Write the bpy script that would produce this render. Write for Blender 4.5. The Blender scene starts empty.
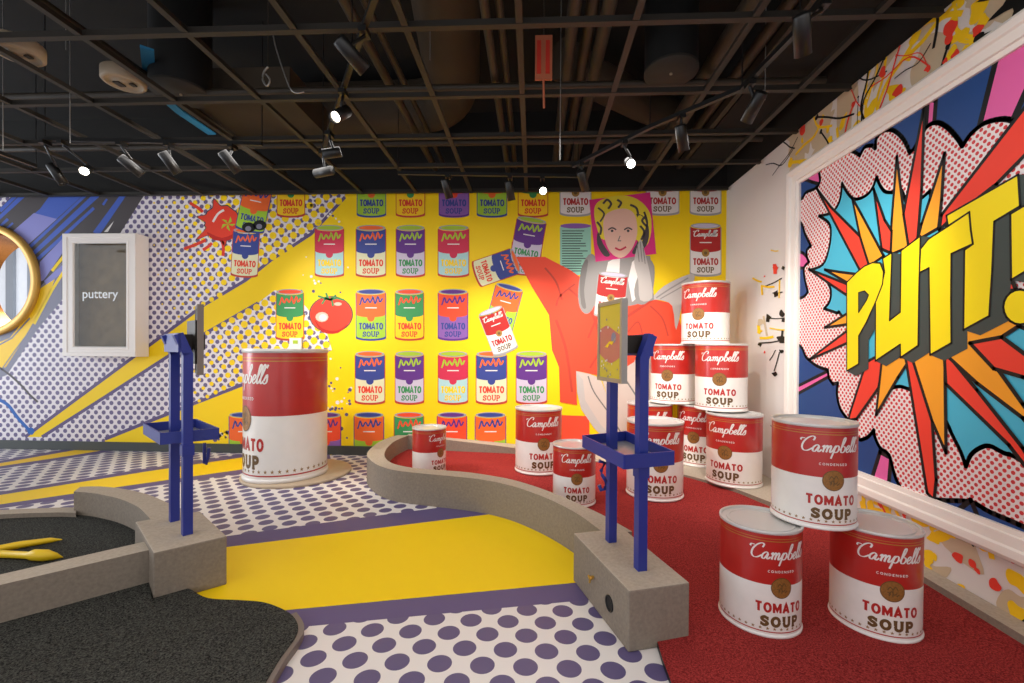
import bpy, bmesh, math, random
from mathutils import Vector, Matrix
from mathutils.geometry import tessellate_polygon
random.seed(7)
S = bpy.context.scene
C = S.collection
PI = math.pi

# ---------------------------------------------------------------- camera
F, YAW, PIT, ROL, CY, D, HC, XR, CX = 445.12, .046, -.0076, .0067, 352.25, 6.127, 3.669, 2.584, 512.76
w_ = Vector((-math.sin(YAW)*math.cos(PIT), math.cos(YAW)*math.cos(PIT), math.sin(PIT)))
r0 = Vector((math.cos(YAW), math.sin(YAW), 0)); u0 = r0.cross(w_)
r_ = math.cos(ROL)*r0+math.sin(ROL)*u0; u_ = -math.sin(ROL)*r0+math.cos(ROL)*u0
O = Vector((0, 0, 1.5))
cam = bpy.data.cameras.new('camera'); co = bpy.data.objects.new('camera', cam); C.objects.link(co)
m = Matrix((r_, u_, -w_)).transposed().to_4x4(); m.translation = O; co.matrix_world = m
cam.sensor_width = 36; cam.lens = F/1024*36; cam.clip_start = .05; cam.clip_end = 200
cam.shift_x = -(CX-512)/1024; cam.shift_y = (CY-341.5)/1024
S.camera = co
S.view_settings.view_transform = 'Standard'; S.view_settings.look = 'None'
S.view_settings.gamma = 1; S.view_settings.use_curve_mapping = False
S.view_settings.exposure = 0.46

# ---------------------------------------------------------------- world, added fill lights, window daylight
W = bpy.data.worlds.new('world'); S.world = W; W.use_nodes = True
W.node_tree.nodes['Background'].inputs[0].default_value = (.97, .97, 1, 1)
W.node_tree.nodes['Background'].inputs[1].default_value = .92
def area(name, loc, rot, sx, sy, power, col=(1, .95, .91)):
    l = bpy.data.lights.new(name, 'AREA'); l.shape = 'RECTANGLE'; l.size = sx; l.size_y = sy
    l.energy = power; l.color = col
    o = bpy.data.objects.new(name, l); C.objects.link(o); o.location = loc; o.rotation_euler = rot
    return o
area('fill_light', (-3.5, 1.6, 3.42), (0, 0, 0), 4, 1.6, 30)  # added soft fill: three overhead panels with no visible fittings
area('fill_light', (.6, 1.6, 3.42), (0, 0, 0), 3, 1.6, 26)
area('fill_light', (-1.2, 4.3, 3.42), (0, 0, 0), 6, .5, 34)
area('backdrop_fill', (-9.5, 8.5, 4.2), (0, 0, 0), 3, 2, 200, (.9, .95, 1))  # unseen lamp added to brighten the backdrop through the porthole
area('window_light', (-11.6, 3.7, 1.9), (0, math.radians(-90), 0), 2.6, 2.8, 150, (.8, .9, 1))

# ---------------------------------------------------------------- pixel rays onto real surfaces
def ray(x, y): return r_*((x-CX)/F)-u_*((y-CY)/F)+w_
def atz(x, y, z): d = ray(x, y); return O+d*((z-1.5)/d.z)
def aty(x, y, Y=D): d = ray(x, y); return O+d*(Y/d.y)
def atx(x, y, X=XR): d = ray(x, y); return O+d*(X/d.x)
def turf(Y): return .03+.022*(max(Y, 1.0)-2.2)
def atturf(x, y, dz=0):
    z = .1
    for i in range(20): p = atz(x, y, z); z = turf(p.y)+dz
    return p

# ---------------------------------------------------------------- materials
def lin(c):
    def f(v):
        v /= 255.
        return v/12.92 if v <= .04045 else ((v+.055)/1.055)**2.4
    return (f(c[0]), f(c[1]), f(c[2]), 1)
MATS = {}
def mat(name, col, rough=.6, metal=0, var=.06, scale=9, bump=0, bscale=60, spec=None, emit=None, trans=0, coat=0):
    if name in MATS: return MATS[name]
    M = bpy.data.materials.new(name); M.use_nodes = True; nt = M.node_tree; N = nt.nodes; L = nt.links
    b = N['Principled BSDF']; c = lin(col)
    b.inputs['Roughness'].default_value = rough; b.inputs['Metallic'].default_value = metal
    if spec is not None: b.inputs['Specular IOR Level'].default_value = spec
    if trans: b.inputs['Transmission Weight'].default_value = trans
    if coat: b.inputs['Coat Weight'].default_value = coat; b.inputs['Coat Roughness'].default_value = .12
    tc = N.new('ShaderNodeTexCoord'); nz = N.new('ShaderNodeTexNoise'); nz.inputs['Scale'].default_value = scale
    nz.inputs['Detail'].default_value = 3
    L.new(tc.outputs['Object'], nz.inputs['Vector'])
    mx = N.new('ShaderNodeMix'); mx.data_type = 'RGBA'
    mx.inputs[6].default_value = tuple(v*(1-var) for v in c[:3])+(1,)
    mx.inputs[7].default_value = tuple(min(1, v*(1+var)) for v in c[:3])+(1,)
    L.new(nz.outputs['Fac'], mx.inputs[0]); L.new(mx.outputs[2], b.inputs['Base Color'])
    if emit:
        b.inputs['Emission Color'].default_value = lin(col); b.inputs['Emission Strength'].default_value = emit
    if bump:
        n2 = N.new('ShaderNodeTexNoise'); n2.inputs['Scale'].default_value = bscale; n2.inputs['Detail'].default_value = 4
        L.new(tc.outputs['Object'], n2.inputs['Vector'])
        bp = N.new('ShaderNodeBump'); bp.inputs['Strength'].default_value = bump; bp.inputs['Distance'].default_value = .01
        L.new(n2.outputs['Fac'], bp.inputs['Height']); L.new(bp.outputs[0], b.inputs['Normal'])
    MATS[name] = M; return M

def dots_mat(name, bg, fg, pu, pv, rad, plane, ou=0, ov=0, rough=.5, spec=None, su=1.0):
    """two interleaved lattices of printed round dots, pitch pu x pv"""
    M = bpy.data.materials.new(name); M.use_nodes = True; nt = M.node_tree; N = nt.nodes; L = nt.links
    b = N['Principled BSDF']; b.inputs['Roughness'].default_value = rough
    if spec is not None: b.inputs['Specular IOR Level'].default_value = spec
    tc = N.new('ShaderNodeTexCoord'); sp = N.new('ShaderNodeSeparateXYZ'); L.new(tc.outputs['Object'], sp.inputs[0])
    def M_(op, a, b_=None, c_=None):
        n = N.new('ShaderNodeMath'); n.operation = op
        for i, v in enumerate((a, b_, c_)):
            if v is None: continue
            if isinstance(v, (int, float)): n.inputs[i].default_value = v
            else: L.new(v, n.inputs[i])
        return n.outputs[0]
    U = sp.outputs[{'x': 0, 'y': 1}[plane[0]]]; V = sp.outputs[{'y': 1, 'z': 2}[plane[1]]]
    U = M_('ADD', U, 100*pu-ou); V = M_('ADD', V, 100*pv-ov)
    def lat(du, dv):
        a = M_('SUBTRACT', M_('FRACT', M_('DIVIDE', M_('ADD', U, du), pu)), .5)
        c = M_('SUBTRACT', M_('FRACT', M_('DIVIDE', M_('ADD', V, dv), pv)), .5)
        a = M_('MULTIPLY', a, pu/su); c = M_('MULTIPLY', c, pv)
        return M_('SQRT', M_('ADD', M_('MULTIPLY', a, a), M_('MULTIPLY', c, c)))
    d = M_('MINIMUM', lat(0, 0), lat(pu/2, pv/2))
    fac = M_('LESS_THAN', d, rad)
    mx = N.new('ShaderNodeMix'); mx.data_type = 'RGBA'; mx.inputs[6].default_value = lin(bg); mx.inputs[7].default_value = lin(fg)
    L.new(fac, mx.inputs[0]); L.new(mx.outputs[2], b.inputs['Base Color'])
    MATS[name] = M; return M

P = dict(
 yellow=(250, 212, 12), yellow2=(252, 205, 30), purple=(98, 86, 128), white=(232, 226, 222), wallwhite=(226, 219, 214),
 black=(24, 24, 24), dark=(78, 72, 74), greyp=(128, 128, 146), blue=(72, 100, 190), violet=(140, 140, 205), blueink=(40, 100, 180),
 orange=(238, 105, 45), lime=(160, 200, 55), crimson=(205, 50, 80), lblue=(175, 215, 215), navyc=(58, 72, 145), cream=(225, 225, 185),
 cpurple=(98, 52, 135), lilac=(205, 195, 215), green=(60, 145, 85), redor=(235, 78, 45), mauve=(140, 95, 170), canred=(178, 42, 40),
 red=(222, 55, 40), brown=(110, 88, 50), gold=(165, 125, 60), ygreen=(165, 195, 50), tomato=(225, 65, 45), tomdark=(190, 40, 32), pink=(225, 50, 130),
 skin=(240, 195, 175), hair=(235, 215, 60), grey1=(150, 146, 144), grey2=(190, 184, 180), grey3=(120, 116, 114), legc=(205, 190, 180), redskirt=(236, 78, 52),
 redfold=(190, 66, 50), rim=(165, 165, 165), teal=(150, 205, 185), tan=(205, 185, 155), artred=(240, 68, 52), artorange=(248, 165, 45), artcyan=(75, 185, 215),
 artnavy=(32, 70, 130), artpink=(225, 100, 165), artyellow=(250, 225, 25), slate=(62, 74, 72), artblack=(22, 22, 24))
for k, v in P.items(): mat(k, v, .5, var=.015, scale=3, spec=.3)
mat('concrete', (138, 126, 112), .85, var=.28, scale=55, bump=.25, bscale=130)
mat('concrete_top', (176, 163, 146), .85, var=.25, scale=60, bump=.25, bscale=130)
mat('steel_blue', (38, 52, 140), .38, var=.05)
mat('steel_dark', (52, 46, 40), .45, metal=.3)
mat('bare_metal', (170, 168, 164), .35, metal=.7)
mat('deck', (24, 23, 21), .9, var=.4, scale=2)
mat('bar', (36, 31, 24), .6, var=.3, scale=2)
mat('pipe', (50, 42, 31), .55, var=.3, scale=4)
mat('duct', (58, 47, 33), .75, var=.35, scale=3)
mat('blackmetal', (15, 15, 15), .42, var=.1)
mat('drumblack', (14, 14, 14), .7)
mat('drumdisc', (52, 48, 42), .8)
mat('plate_tan', (190, 170, 145), .6, var=.1)
mat('speaker', (150, 134, 112), .6, var=.1)
mat('lamp', (255, 244, 225), .5, emit=14)
mat('frame_white', (238, 230, 222), .4, var=.01)
mat('canwhite', (236, 232, 228), .3, var=.01, coat=.35)
mat('canbody_red', (186, 34, 30), .28, var=.03, coat=.35)
mat('label_red', (182, 40, 34), .3, coat=.3)
mat('label_white', (240, 236, 230), .3, coat=.3)
mat('label_brown', (104, 76, 38), .35, coat=.2)
mat('label_gold', (184, 134, 58), .35, metal=.3)
mat('label_seal', (150, 104, 50), .4, metal=.2, var=.5, scale=60)
mat('lidmetal', (205, 203, 200), .32, metal=.25, var=.02)
mat('brass', (205, 165, 80), .3, metal=.7, var=.1)
mat('gold_paint', (206, 160, 74), .42, metal=.35, var=.05)
mat('copper', (185, 115, 50), .25, metal=.8, var=.2, scale=5)
mat('backdrop', (205, 208, 212), .6)
mat('backdrop_dark', (120, 125, 132), .6)
mat('baseboard', (58, 62, 60), .5)
mat('bronze_trim', (120, 108, 100), .5)
mat('cabinet', (235, 228, 222), .35, var=.01)
mat('cabinet_inner', (150, 118, 78), .6, var=.55, scale=7)
mat('glass', (235, 240, 238), .03, trans=1)
mat('ink_white', (240, 240, 240), .5)
mat('tablet_screen', (205, 185, 60), .25)
mat('toolyellow', (240, 200, 20), .45)
mat('ribbonblue', (30, 120, 165), .7)
mat('tagorange', (170, 92, 60), .6)
mat('tagred', (190, 40, 20), .6)
_g = atz(384.2, 645, 0)
dots_mat('floor_dots', P['white'], (92, 82, 124), .2045, .23, .0585, 'xy', ou=_g.x-.2045/2, ov=_g.y-.115, rough=.42)
_a = aty(158.2, 307.9)
dots_mat('wall_dots', (230, 222, 226), (104, 92, 132), .1165, .137, .0305, 'xz', ou=_a.x-.1165/2, ov=_a.z-.137/2)
dots_mat('art_dots', (232, 224, 224), (205, 52, 58), .044, .050, .0112, 'yz')

def turf_mat(name, c1, c2, scale):
    M = bpy.data.materials.new(name); M.use_nodes = True; N = M.node_tree.nodes; L = M.node_tree.links
    b = N['Principled BSDF']; b.inputs['Roughness'].default_value = .95; b.inputs['Specular IOR Level'].default_value = .15
    tc = N.new('ShaderNodeTexCoord'); n = N.new('ShaderNodeTexNoise'); n.inputs['Scale'].default_value = scale
    n.inputs['Detail'].default_value = 6; n.inputs['Roughness'].default_value = .75
    L.new(tc.outputs['Object'], n.inputs['Vector'])
    r = N.new('ShaderNodeValToRGB'); r.color_ramp.elements[0].position = .4; r.color_ramp.elements[1].position = .63
    r.color_ramp.elements[0].color = lin(c1); r.color_ramp.elements[1].color = lin(c2)
    L.new(n.outputs['Fac'], r.inputs[0]); L.new(r.outputs[0], b.inputs['Base Color'])
    bp = N.new('ShaderNodeBump'); bp.inputs['Strength'].default_value = .7; bp.inputs['Distance'].default_value = .012
    L.new(n.outputs['Fac'], bp.inputs['Height']); L.new(bp.outputs[0], b.inputs['Normal'])
    MATS[name] = M
turf_mat('turf_red', (108, 22, 24), (192, 68, 64), 130)
turf_mat('turf_black', (5, 5, 5), (92, 92, 86), 120)

# ---------------------------------------------------------------- mesh collector
class MB:
    def __init__(s): s.v = []; s.f = []; s.m = []; s.names = []; s.sm = []
    def mi(s, name):
        if name not in s.names: s.names.append(name)
        return s.names.index(name)
    def face(s, pts, mt, smooth=False):
        n = len(s.v); s.v += [tuple(p) for p in pts]; s.f.append(tuple(range(n, n+len(pts)))); s.m.append(s.mi(mt)); s.sm.append(smooth)
    def poly(s, pts, mt):
        pts = [Vector(p) for p in pts]
        if len(pts) < 3: return
        if len(pts) <= 3: s.face(pts, mt); return
        for t in tessellate_polygon([pts]): s.face([pts[i] for i in t], mt)
    def grid(s, rows, mt, close_u=False, close_v=False, smooth=True):
        n = len(s.v); R = len(rows); K = len(rows[0])
        for r in rows: s.v += [tuple(p) for p in r]
        mi = s.mi(mt)
        for i in range(R if close_v else R-1):
            for j in range(K if close_u else K-1):
                a = n+i*K+j; b = n+i*K+(j+1) % K; i2 = (i+1) % R
                s.f.append((a, b, n+i2*K+(j+1) % K, n+i2*K+j)); s.m.append(mi); s.sm.append(smooth)
    def box(s, c, sz, mt, rot=None):
        c = Vector(c); h = [v/2 for v in sz]; R = rot or Matrix.Identity(3)
        P8 = [c+R @ Vector((x*h[0], y*h[1], z*h[2])) for x in (-1, 1) for y in (-1, 1) for z in (-1, 1)]
        for q in ((0, 1, 3, 2), (4, 6, 7, 5), (0, 4, 5, 1), (2, 3, 7, 6), (0, 2, 6, 4), (1, 5, 7, 3)):
            s.face([P8[i] for i in q], mt)
    def prism(s, pts, z0, z1, mt, top=None):
        """pts: (x,y) list; z0/z1 number or function(x,y)"""
        f0 = z0 if callable(z0) else (lambda x, y: z0); f1 = z1 if callable(z1) else (lambda x, y: z1)
        lo = [Vector((p[0], p[1], f0(p[0], p[1]))) for p in pts]; hi = [Vector((p[0], p[1], f1(p[0], p[1]))) for p in pts]
        flat = [Vector((p[0], p[1], 0)) for p in pts]
        for t in tessellate_polygon([flat]):
            s.face([hi[i] for i in t], top or mt); s.face([lo[i] for i in reversed(t)], mt)
        for i in range(len(pts)):
            j = (i+1) % len(pts); s.face([lo[i], lo[j], hi[j], hi[i]], mt)
    def tube(s, pts, r, mt, n=10, caps=True, rr=None):
        pts = [Vector(p) for p in pts]; rows = []; up = Vector((0, 0, 1))
        for i, p in enumerate(pts):
            d = (pts[min(i+1, len(pts)-1)]-pts[max(i-1, 0)]).normalized()
            a = d.cross(up)
            if a.length < .05: a = d.cross(Vector((1, 0, 0)))
            a.normalize(); b = a.cross(d); q = rr[i] if rr else r
            rows.append([p+a*math.cos(2*PI*k/n)*q+b*math.sin(2*PI*k/n)*q for k in range(n)])
        s.grid(rows, mt, close_u=True)
        if caps: s.face(list(reversed(rows[0])), mt); s.face(rows[-1], mt)
    def bar(s, a, b, w, h, mt):
        a = Vector(a); b = Vector(b); d = (b-a).normalized(); side = d.cross(Vector((0, 0, 1)))
        if side.length < .05: side = Vector((1, 0, 0))
        side.normalize(); up = side.cross(d); R = Matrix((side, d, up)).transposed()
        s.box((a+b)/2, (w, (b-a).length, h), mt, R)
    def lathe(s, prof, mt, n=64, c=(0, 0, 0), mats=None, sm=True):
        rows = [[(c[0]+r*math.cos(2*PI*k/n), c[1]+r*math.sin(2*PI*k/n), c[2]+z) for k in range(n)] for r, z in prof]
        if mats is None: s.grid(rows, mt, close_u=True, smooth=sm)
        else:
            for i in range(len(rows)-1): s.grid(rows[i:i+2], mats[i], close_u=True)
    def build(s, name, parent=None, M=None, weld=False, recalc=True):
        me = bpy.data.meshes.new(name); me.from_pydata(s.v, [], s.f)
        for nm in s.names: me.materials.append(MATS[nm])
        me.polygons.foreach_set('material_index', s.m); me.polygons.foreach_set('use_smooth', s.sm)
        if weld or recalc:
            bm = bmesh.new(); bm.from_mesh(me)
            if weld: bmesh.ops.remove_doubles(bm, verts=bm.verts, dist=1e-5)
            if recalc: bmesh.ops.recalc_face_normals(bm, faces=bm.faces)
            bm.to_mesh(me); bm.free()
        o = bpy.data.objects.new(name, me); C.objects.link(o)
        if parent: o.parent = parent
        return o

def empty(name, loc, label, cat, group=None, rz=0):
    o = bpy.data.objects.new(name, None); C.objects.link(o); o.location = loc; o.rotation_euler = (0, 0, rz); o.empty_display_size = .1
    o['label'] = label; o['category'] = cat
    if group: o['group'] = group
    return o
def tag(o, label, cat, group=None):
    o['label'] = label; o['category'] = cat
    if group: o['group'] = group
    return o
def struct(o): o['kind'] = 'structure'; return o
def local(root, mb):
    """shift collected world-space vertices into the root's frame"""
    inv = (Matrix.Translation(root.location) @ root.rotation_euler.to_matrix().to_4x4()).inverted()
    mb.v = [tuple(inv @ Vector(p)) for p in mb.v]; return mb
def part(root, name, mb, label=None, weld=False):
    o = local(root, mb).build(name, root, weld=weld)
    if label: o['label'] = label
    return o

# ---------------------------------------------------------------- flat print (murals, labels)
def clip(pts, ax, lim, keep_less):
    out = []
    for i in range(len(pts)):
        a = pts[i]; b = pts[(i+1) % len(pts)]
        ia = (a[ax] <= lim) if keep_less else (a[ax] >= lim); ib = (b[ax] <= lim) if keep_less else (b[ax] >= lim)
        if ia: out.append(a)
        if ia != ib:
            t = (lim-a[ax])/(b[ax]-a[ax]); out.append((a[0]+t*(b[0]-a[0]), a[1]+t*(b[1]-a[1])))
    return out
class Surf:
    """2D print: conv maps drawing coordinates to surface coordinates, place maps (u, v, layer) to 3D"""
    def __init__(s, mb, conv, place, lim=None): s.mb = mb; s.conv = conv; s.place = place; s.lim = lim
    def poly(s, pts, mt, L, conv=None):
        q = [(conv or s.conv)(*p) for p in pts]
        if s.lim:
            for ax, lim, less in s.lim:
                q = clip(q, ax, lim, less)
                if len(q) < 3: return
        fl = [Vector((p[0], p[1], 0)) for p in q]
        for t in (tessellate_polygon([fl]) if len(q) > 3 else [(0, 1, 2)]):
            tri = [s.place(q[i][0], q[i][1], L) for i in t]
            s.mb.face(tri, mt)
    def ribbon(s, pts, w, mt, L, closed=False, conv=None, nib=None, step=None):
        if closed: pts = list(pts)+[pts[0]]
        if step:
            q = [pts[0]]
            for a, b in zip(pts, pts[1:]):
                n = max(1, math.ceil(math.dist(a, b)/step))
                q += [(a[0]+(b[0]-a[0])*k/n, a[1]+(b[1]-a[1])*k/n) for k in range(1, n+1)]
            pts = q
        n = len(pts); Lf = []; Rt = []
        for i, p in enumerate(pts):
            if closed and i in (0, n-1): a, b = pts[n-2], pts[1]
            else: a, b = pts[max(0, i-1)], pts[min(n-1, i+1)]
            d1 = (p[0]-a[0], p[1]-a[1]); d2 = (b[0]-p[0], b[1]-p[1])
            l1 = math.hypot(*d1) or 1; l2 = math.hypot(*d2) or 1
            if math.hypot(*d1) == 0: d1 = d2; l1 = l2
            if math.hypot(*d2) == 0: d2 = d1; l2 = l1
            t = (d1[0]/l1+d2[0]/l2, d1[1]/l1+d2[1]/l2); tl = math.hypot(*t)
            if tl < .15: t = (d2[0]/l2, d2[1]/l2); tl = 1; k = 1
            else: k = min(2.2, 2/tl)
            nx, ny = -t[1]/tl, t[0]/tl
            ww = w/2*k
            if nib: ww = w/2*(nib+(1-nib)*abs(t[1]/tl))
            Lf.append((p[0]+nx*ww, p[1]+ny*ww)); Rt.append((p[0]-nx*ww, p[1]-ny*ww))
        for i in range(n-1): s.poly([Lf[i], Lf[i+1], Rt[i+1], Rt[i]], mt, L, conv)

def smooth(pts, n=5, closed=False):
    out = []; N = len(pts)
    rng = range(N if closed else N-1)
    for i in rng:
        p = [pts[(i+k) % N] if closed else pts[min(max(i+k, 0), N-1)] for k in (-1, 0, 1, 2)]
        for j in range(n):
            t = j/n
            out.append(tuple(.5*(2*p[1][a]+(p[2][a]-p[0][a])*t+(2*p[0][a]-5*p[1][a]+4*p[2][a]-p[3][a])*t*t+(-p[0][a]+3*p[1][a]-3*p[2][a]+p[3][a])*t**3) for a in (0, 1)))
    if not closed: out.append(tuple(pts[-1]))
    return out
def smooth_c(pts, n=4, ang=50):
    """smooth a closed outline but keep its sharp corners"""
    N = len(pts); cor = []
    for i in range(N):
        a, p, c = pts[i-1], pts[i], pts[(i+1) % N]
        t = math.degrees(abs((math.atan2(c[1]-p[1], c[0]-p[0])-math.atan2(p[1]-a[1], p[0]-a[0])+PI) % (2*PI)-PI))
        if t > ang: cor.append(i)
    if len(cor) < 2: return smooth(pts, n, True)
    out = []
    for k, i in enumerate(cor):
        j = cor[(k+1) % len(cor)]; j = j if j > i else j+N
        run = [pts[t % N] for t in range(i, j+1)]
        out += (smooth(run, n)[:-1] if len(run) > 2 else run[:-1])
    return out
def circ(cx, cy, r, n=14, ry=None): return [(cx+r*math.cos(2*PI*k/n), cy+(ry or r)*math.sin(2*PI*k/n)) for k in range(n)]
def arc(cx, cy, rx, ry, a0, a1, n=10): return [(cx+rx*math.cos(math.radians(a0+(a1-a0)*k/n)), cy+ry*math.sin(math.radians(a0+(a1-a0)*k/n))) for k in range(n+1)]

# block capitals, y up, 0..1 high: (width, strokes)
GL = {
 'T': (.75, [[(0, .92), (.75, .92)], [(.375, .92), (.375, 0)]]),
 'O': (.85, [arc(.425, .5, .36, .43, 0, 360, 16)]),
 'M': (1.0, [[(.08, 0), (.08, 1)], [(.08, .95), (.5, .25), (.92, .95)], [(.92, 1), (.92, 0)]]),
 'A': (.85, [[(.04, 0), (.425, .97), (.81, 0)], [(.18, .3), (.67, .3)]]),
 'S': (.7, [smooth([(.62, .8), (.35, .93), (.1, .75), (.25, .55), (.5, .44), (.62, .24), (.35, .07), (.06, .2)], 4)]),
 'U': (.8, [[(.1, 1), (.1, .35)]+arc(.4, .35, .3, .28, 180, 360, 8)+[(.7, 1)]]),
 'P': (.72, [[(.1, 0), (.1, .93), (.4, .93)]+arc(.4, .7, .23, .23, 90, -90, 8)+[(.1, .47)]]),
 'C': (.75, [arc(.42, .5, .33, .43, 45, 315, 12)]),
 'N': (.8, [[(.08, 0), (.08, .95), (.72, .05), (.72, 1)]]),
 'D': (.78, [[(.1, .07), (.1, .93), (.35, .93)]+arc(.35, .5, .33, .43, 90, -90, 8)+[(.1, .07)]]),
 'E': (.62, [[(.6, .93), (.1, .93), (.1, .07), (.6, .07)], [(.1, .5), (.5, .5)]]),
 'I': (.2, [[(.1, 0), (.1, 1)]]),
}
SERIF = {'U': [(-.08, 1, .28, 1), (.52, 1, .88, 1)], 'P': [(-.08, 0, .3, 0)], 'S': [(.66, .6, .66, .98), (.04, .02, .04, .38)], 'O': []}
def text(sf, s, cx, cy, width, height, mt, L, wt=.2, conv=None, up=1, slab=False, step=None, gap=.2):
    tot = sum(GL[c][0] for c in s)+gap*(len(s)-1); sx = width/tot; x = cx-width/2
    for c in s:
        for st in GL[c][1]:
            L += .03
            sf.ribbon([(x+px*sx, cy+up*(py-.5)*height) for px, py in st], wt*height, mt, L, conv=conv, step=step)
        if slab:
            for (a, b, c2, d2) in SERIF.get(c, []):
                sf.ribbon([(x+a*sx, cy+up*(b-.5)*height), (x+c2*sx, cy+up*(d2-.5)*height)], .17*height, mt, L, conv=conv, step=step)
        x += (GL[c][0]+gap)*sx
# flowing script word (x-height 1, y up)
def _w(dx, pts): return [(x+dx, y) for x, y in pts]
SCRIPT = [
 _w(0, [(-.15, 1.45), (-.1, 1.75), (.35, 1.75)]),
 _w(0, [(1.35, 1.55), (1.45, 1.95), (1.15, 2.15), (.65, 1.85), (.28, 1.2), (.25, .5), (.55, .05), (1.05, .05), (1.5, .45)]),
 _w(1.5, [(.75, .8), (.45, .97), (.12, .6), (.15, .1), (.45, .05), (.75, .8), (.72, .2), (.9, .02), (1.15, .35)]),
 _w(2.65, [(0, .7), (.2, .95), (.22, 0)]), _w(2.65, [(.22, .45), (.5, .95), (.64, .75), (.62, 0)]), _w(2.65, [(.62, .45), (.9, .95), (1.05, .75), (1.02, .15), (1.15, .02), (1.4, .35)]),
 _w(4.05, [(0, .35), (.2, .98), (.12, .1), (.0, -.85)]), _w(4.05, [(.15, .6), (.4, .97), (.68, .8), (.68, .25), (.4, .02), (.15, .18)]),
 _w(4.95, [(0, .3), (.35, 1.2), (.52, 1.9), (.36, 2.1), (.2, 1.7), (.15, .3), (.38, .02), (.68, .2), (.7, .7), (.4, .88)]),
 _w(5.85, [(0, .35), (.3, .45), (.5, .8), (.3, .98), (.08, .65), (.1, .2), (.35, .02), (.65, .3)]),
 _w(6.5, [(0, .3), (.35, 1.2), (.5, 1.9), (.34, 2.1), (.2, 1.7), (.14, .3), (.3, .02), (.5, .3)]),
 _w(7.0, [(0, .3), (.35, 1.2), (.5, 1.9), (.34, 2.1), (.2, 1.7), (.14, .3), (.3, .02), (.55, .3)]),
 _w(7.75, [(.05, 2.1), (-.05, 1.7)]),
 _w(7.6, [(0, .3), (.3, 1.0), (.42, .6), (.42, .2), (.2, .0), (-.05, .12)]),
]
def script(sf, cx, cy, width, mt, L, wt=.24, conv=None, up=1, slant=.25, rise=.0, step=None, n=4):
    k = width/8.3
    for st in SCRIPT:
        pts = smooth(st, n); L += .03
        sf.ribbon([(cx-width/2+(x+slant*(y-.5))*k, cy+up*((y-.6)*k+rise*x*k)) for x, y in pts], wt*k*1.25, mt, L, conv=conv, nib=.45, step=step)

# ================================================================ WALL BACK with its printed mural
wb = MB()
B = Surf(wb, lambda x, y: (lambda p: (p.x, p.z))(aty(x, y)), lambda u, v, L: Vector((u, D-L*.00016, v)),
         [(1, HC, True), (1, 0.0, False), (0, XR, True)])
XL = -12.5
wb.face([(XL, D, 0), (XR, D, 0), (XR, D, HC), (XL, D, HC)], 'wall_dots')
wb.face([(XL, D, HC), (XR, D, HC), (XR, D, 4.75), (XL, D, 4.75)], 'deck')
topE = [(25, 437), (147, 347), (204, 305), (246, 280), (271, 260), (311, 234), (345, 197)]
lowE = [(42, 437), (105, 397), (170, 355), (206, 333), (258, 303), (275, 290)]
b2E = [(105, 439), (180, 409), (244, 384), (300, 365), (332, 350)]
B.poly(topE+[(345, 180), (800, 180), (800, 480), (105, 480)]+b2E+[(326, 330), (300, 300)]+lowE[::-1], 'yellow', 1)
B.ribbon(topE, 3.2, 'purple', 2); B.ribbon(lowE[:-1], 3.2, 'purple', 2); B.ribbon(b2E[:-1], 3.4, 'purple', 2)
def inside(p, poly):
    c = False; n = len(poly)
    for i in range(n):
        a = poly[i]; b = poly[i-1]
        if (a[1] > p[1]) != (b[1] > p[1]) and p[0] < (b[0]-a[0])*(p[1]-a[1])/(b[1]-a[1])+a[0]: c = not c
    return c
regA = [(146, 186), (352, 186)]+topE[::-1]+[(0, 437), (9, 372), (62, 300), (121, 232)]
regB = lowE+[(300, 300), (326, 330), (335, 350)]+b2E[::-1]
for i in range(-40, 90):
    for j in range(-40, 90):
        x = 150+8.2*i+4.1*j; y = 300-4.3*i+8.4*j
        if not (120 < x < 352 and 188 < y < 440): continue
        if not (inside((x, y), regA) or inside((x, y), regB)): continue
        r = 3.6*max(0, min(1, (x-125-.12*(y-200))/105))
        if r > .8: B.poly(circ(x, y, r, 12), 'yellow', 3)
for k in range(70):      # loose dots breaking up along the edge of the dotted field
    t = random.random(); x = 325+random.gauss(0, 12); y = 200+t*230
    if y > 330 and y < 350: continue
    B.poly(circ(x, y, random.uniform(.6, 1.7), 7), random.choice(['purple', 'white', 'white']), 3)
for k in range(26):
    B.poly(circ(338+random.gauss(0, 7), random.uniform(375, 440), random.uniform(.8, 2.2), 7), random.choice(['purple', 'white']), 3)
for k in range(16):
    B.poly(circ(222+random.gauss(0, 5), random.uniform(432, 440), random.uniform(.8, 2.6), 7), random.choice(['purple', 'white', 'yellow']), 4)
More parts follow.
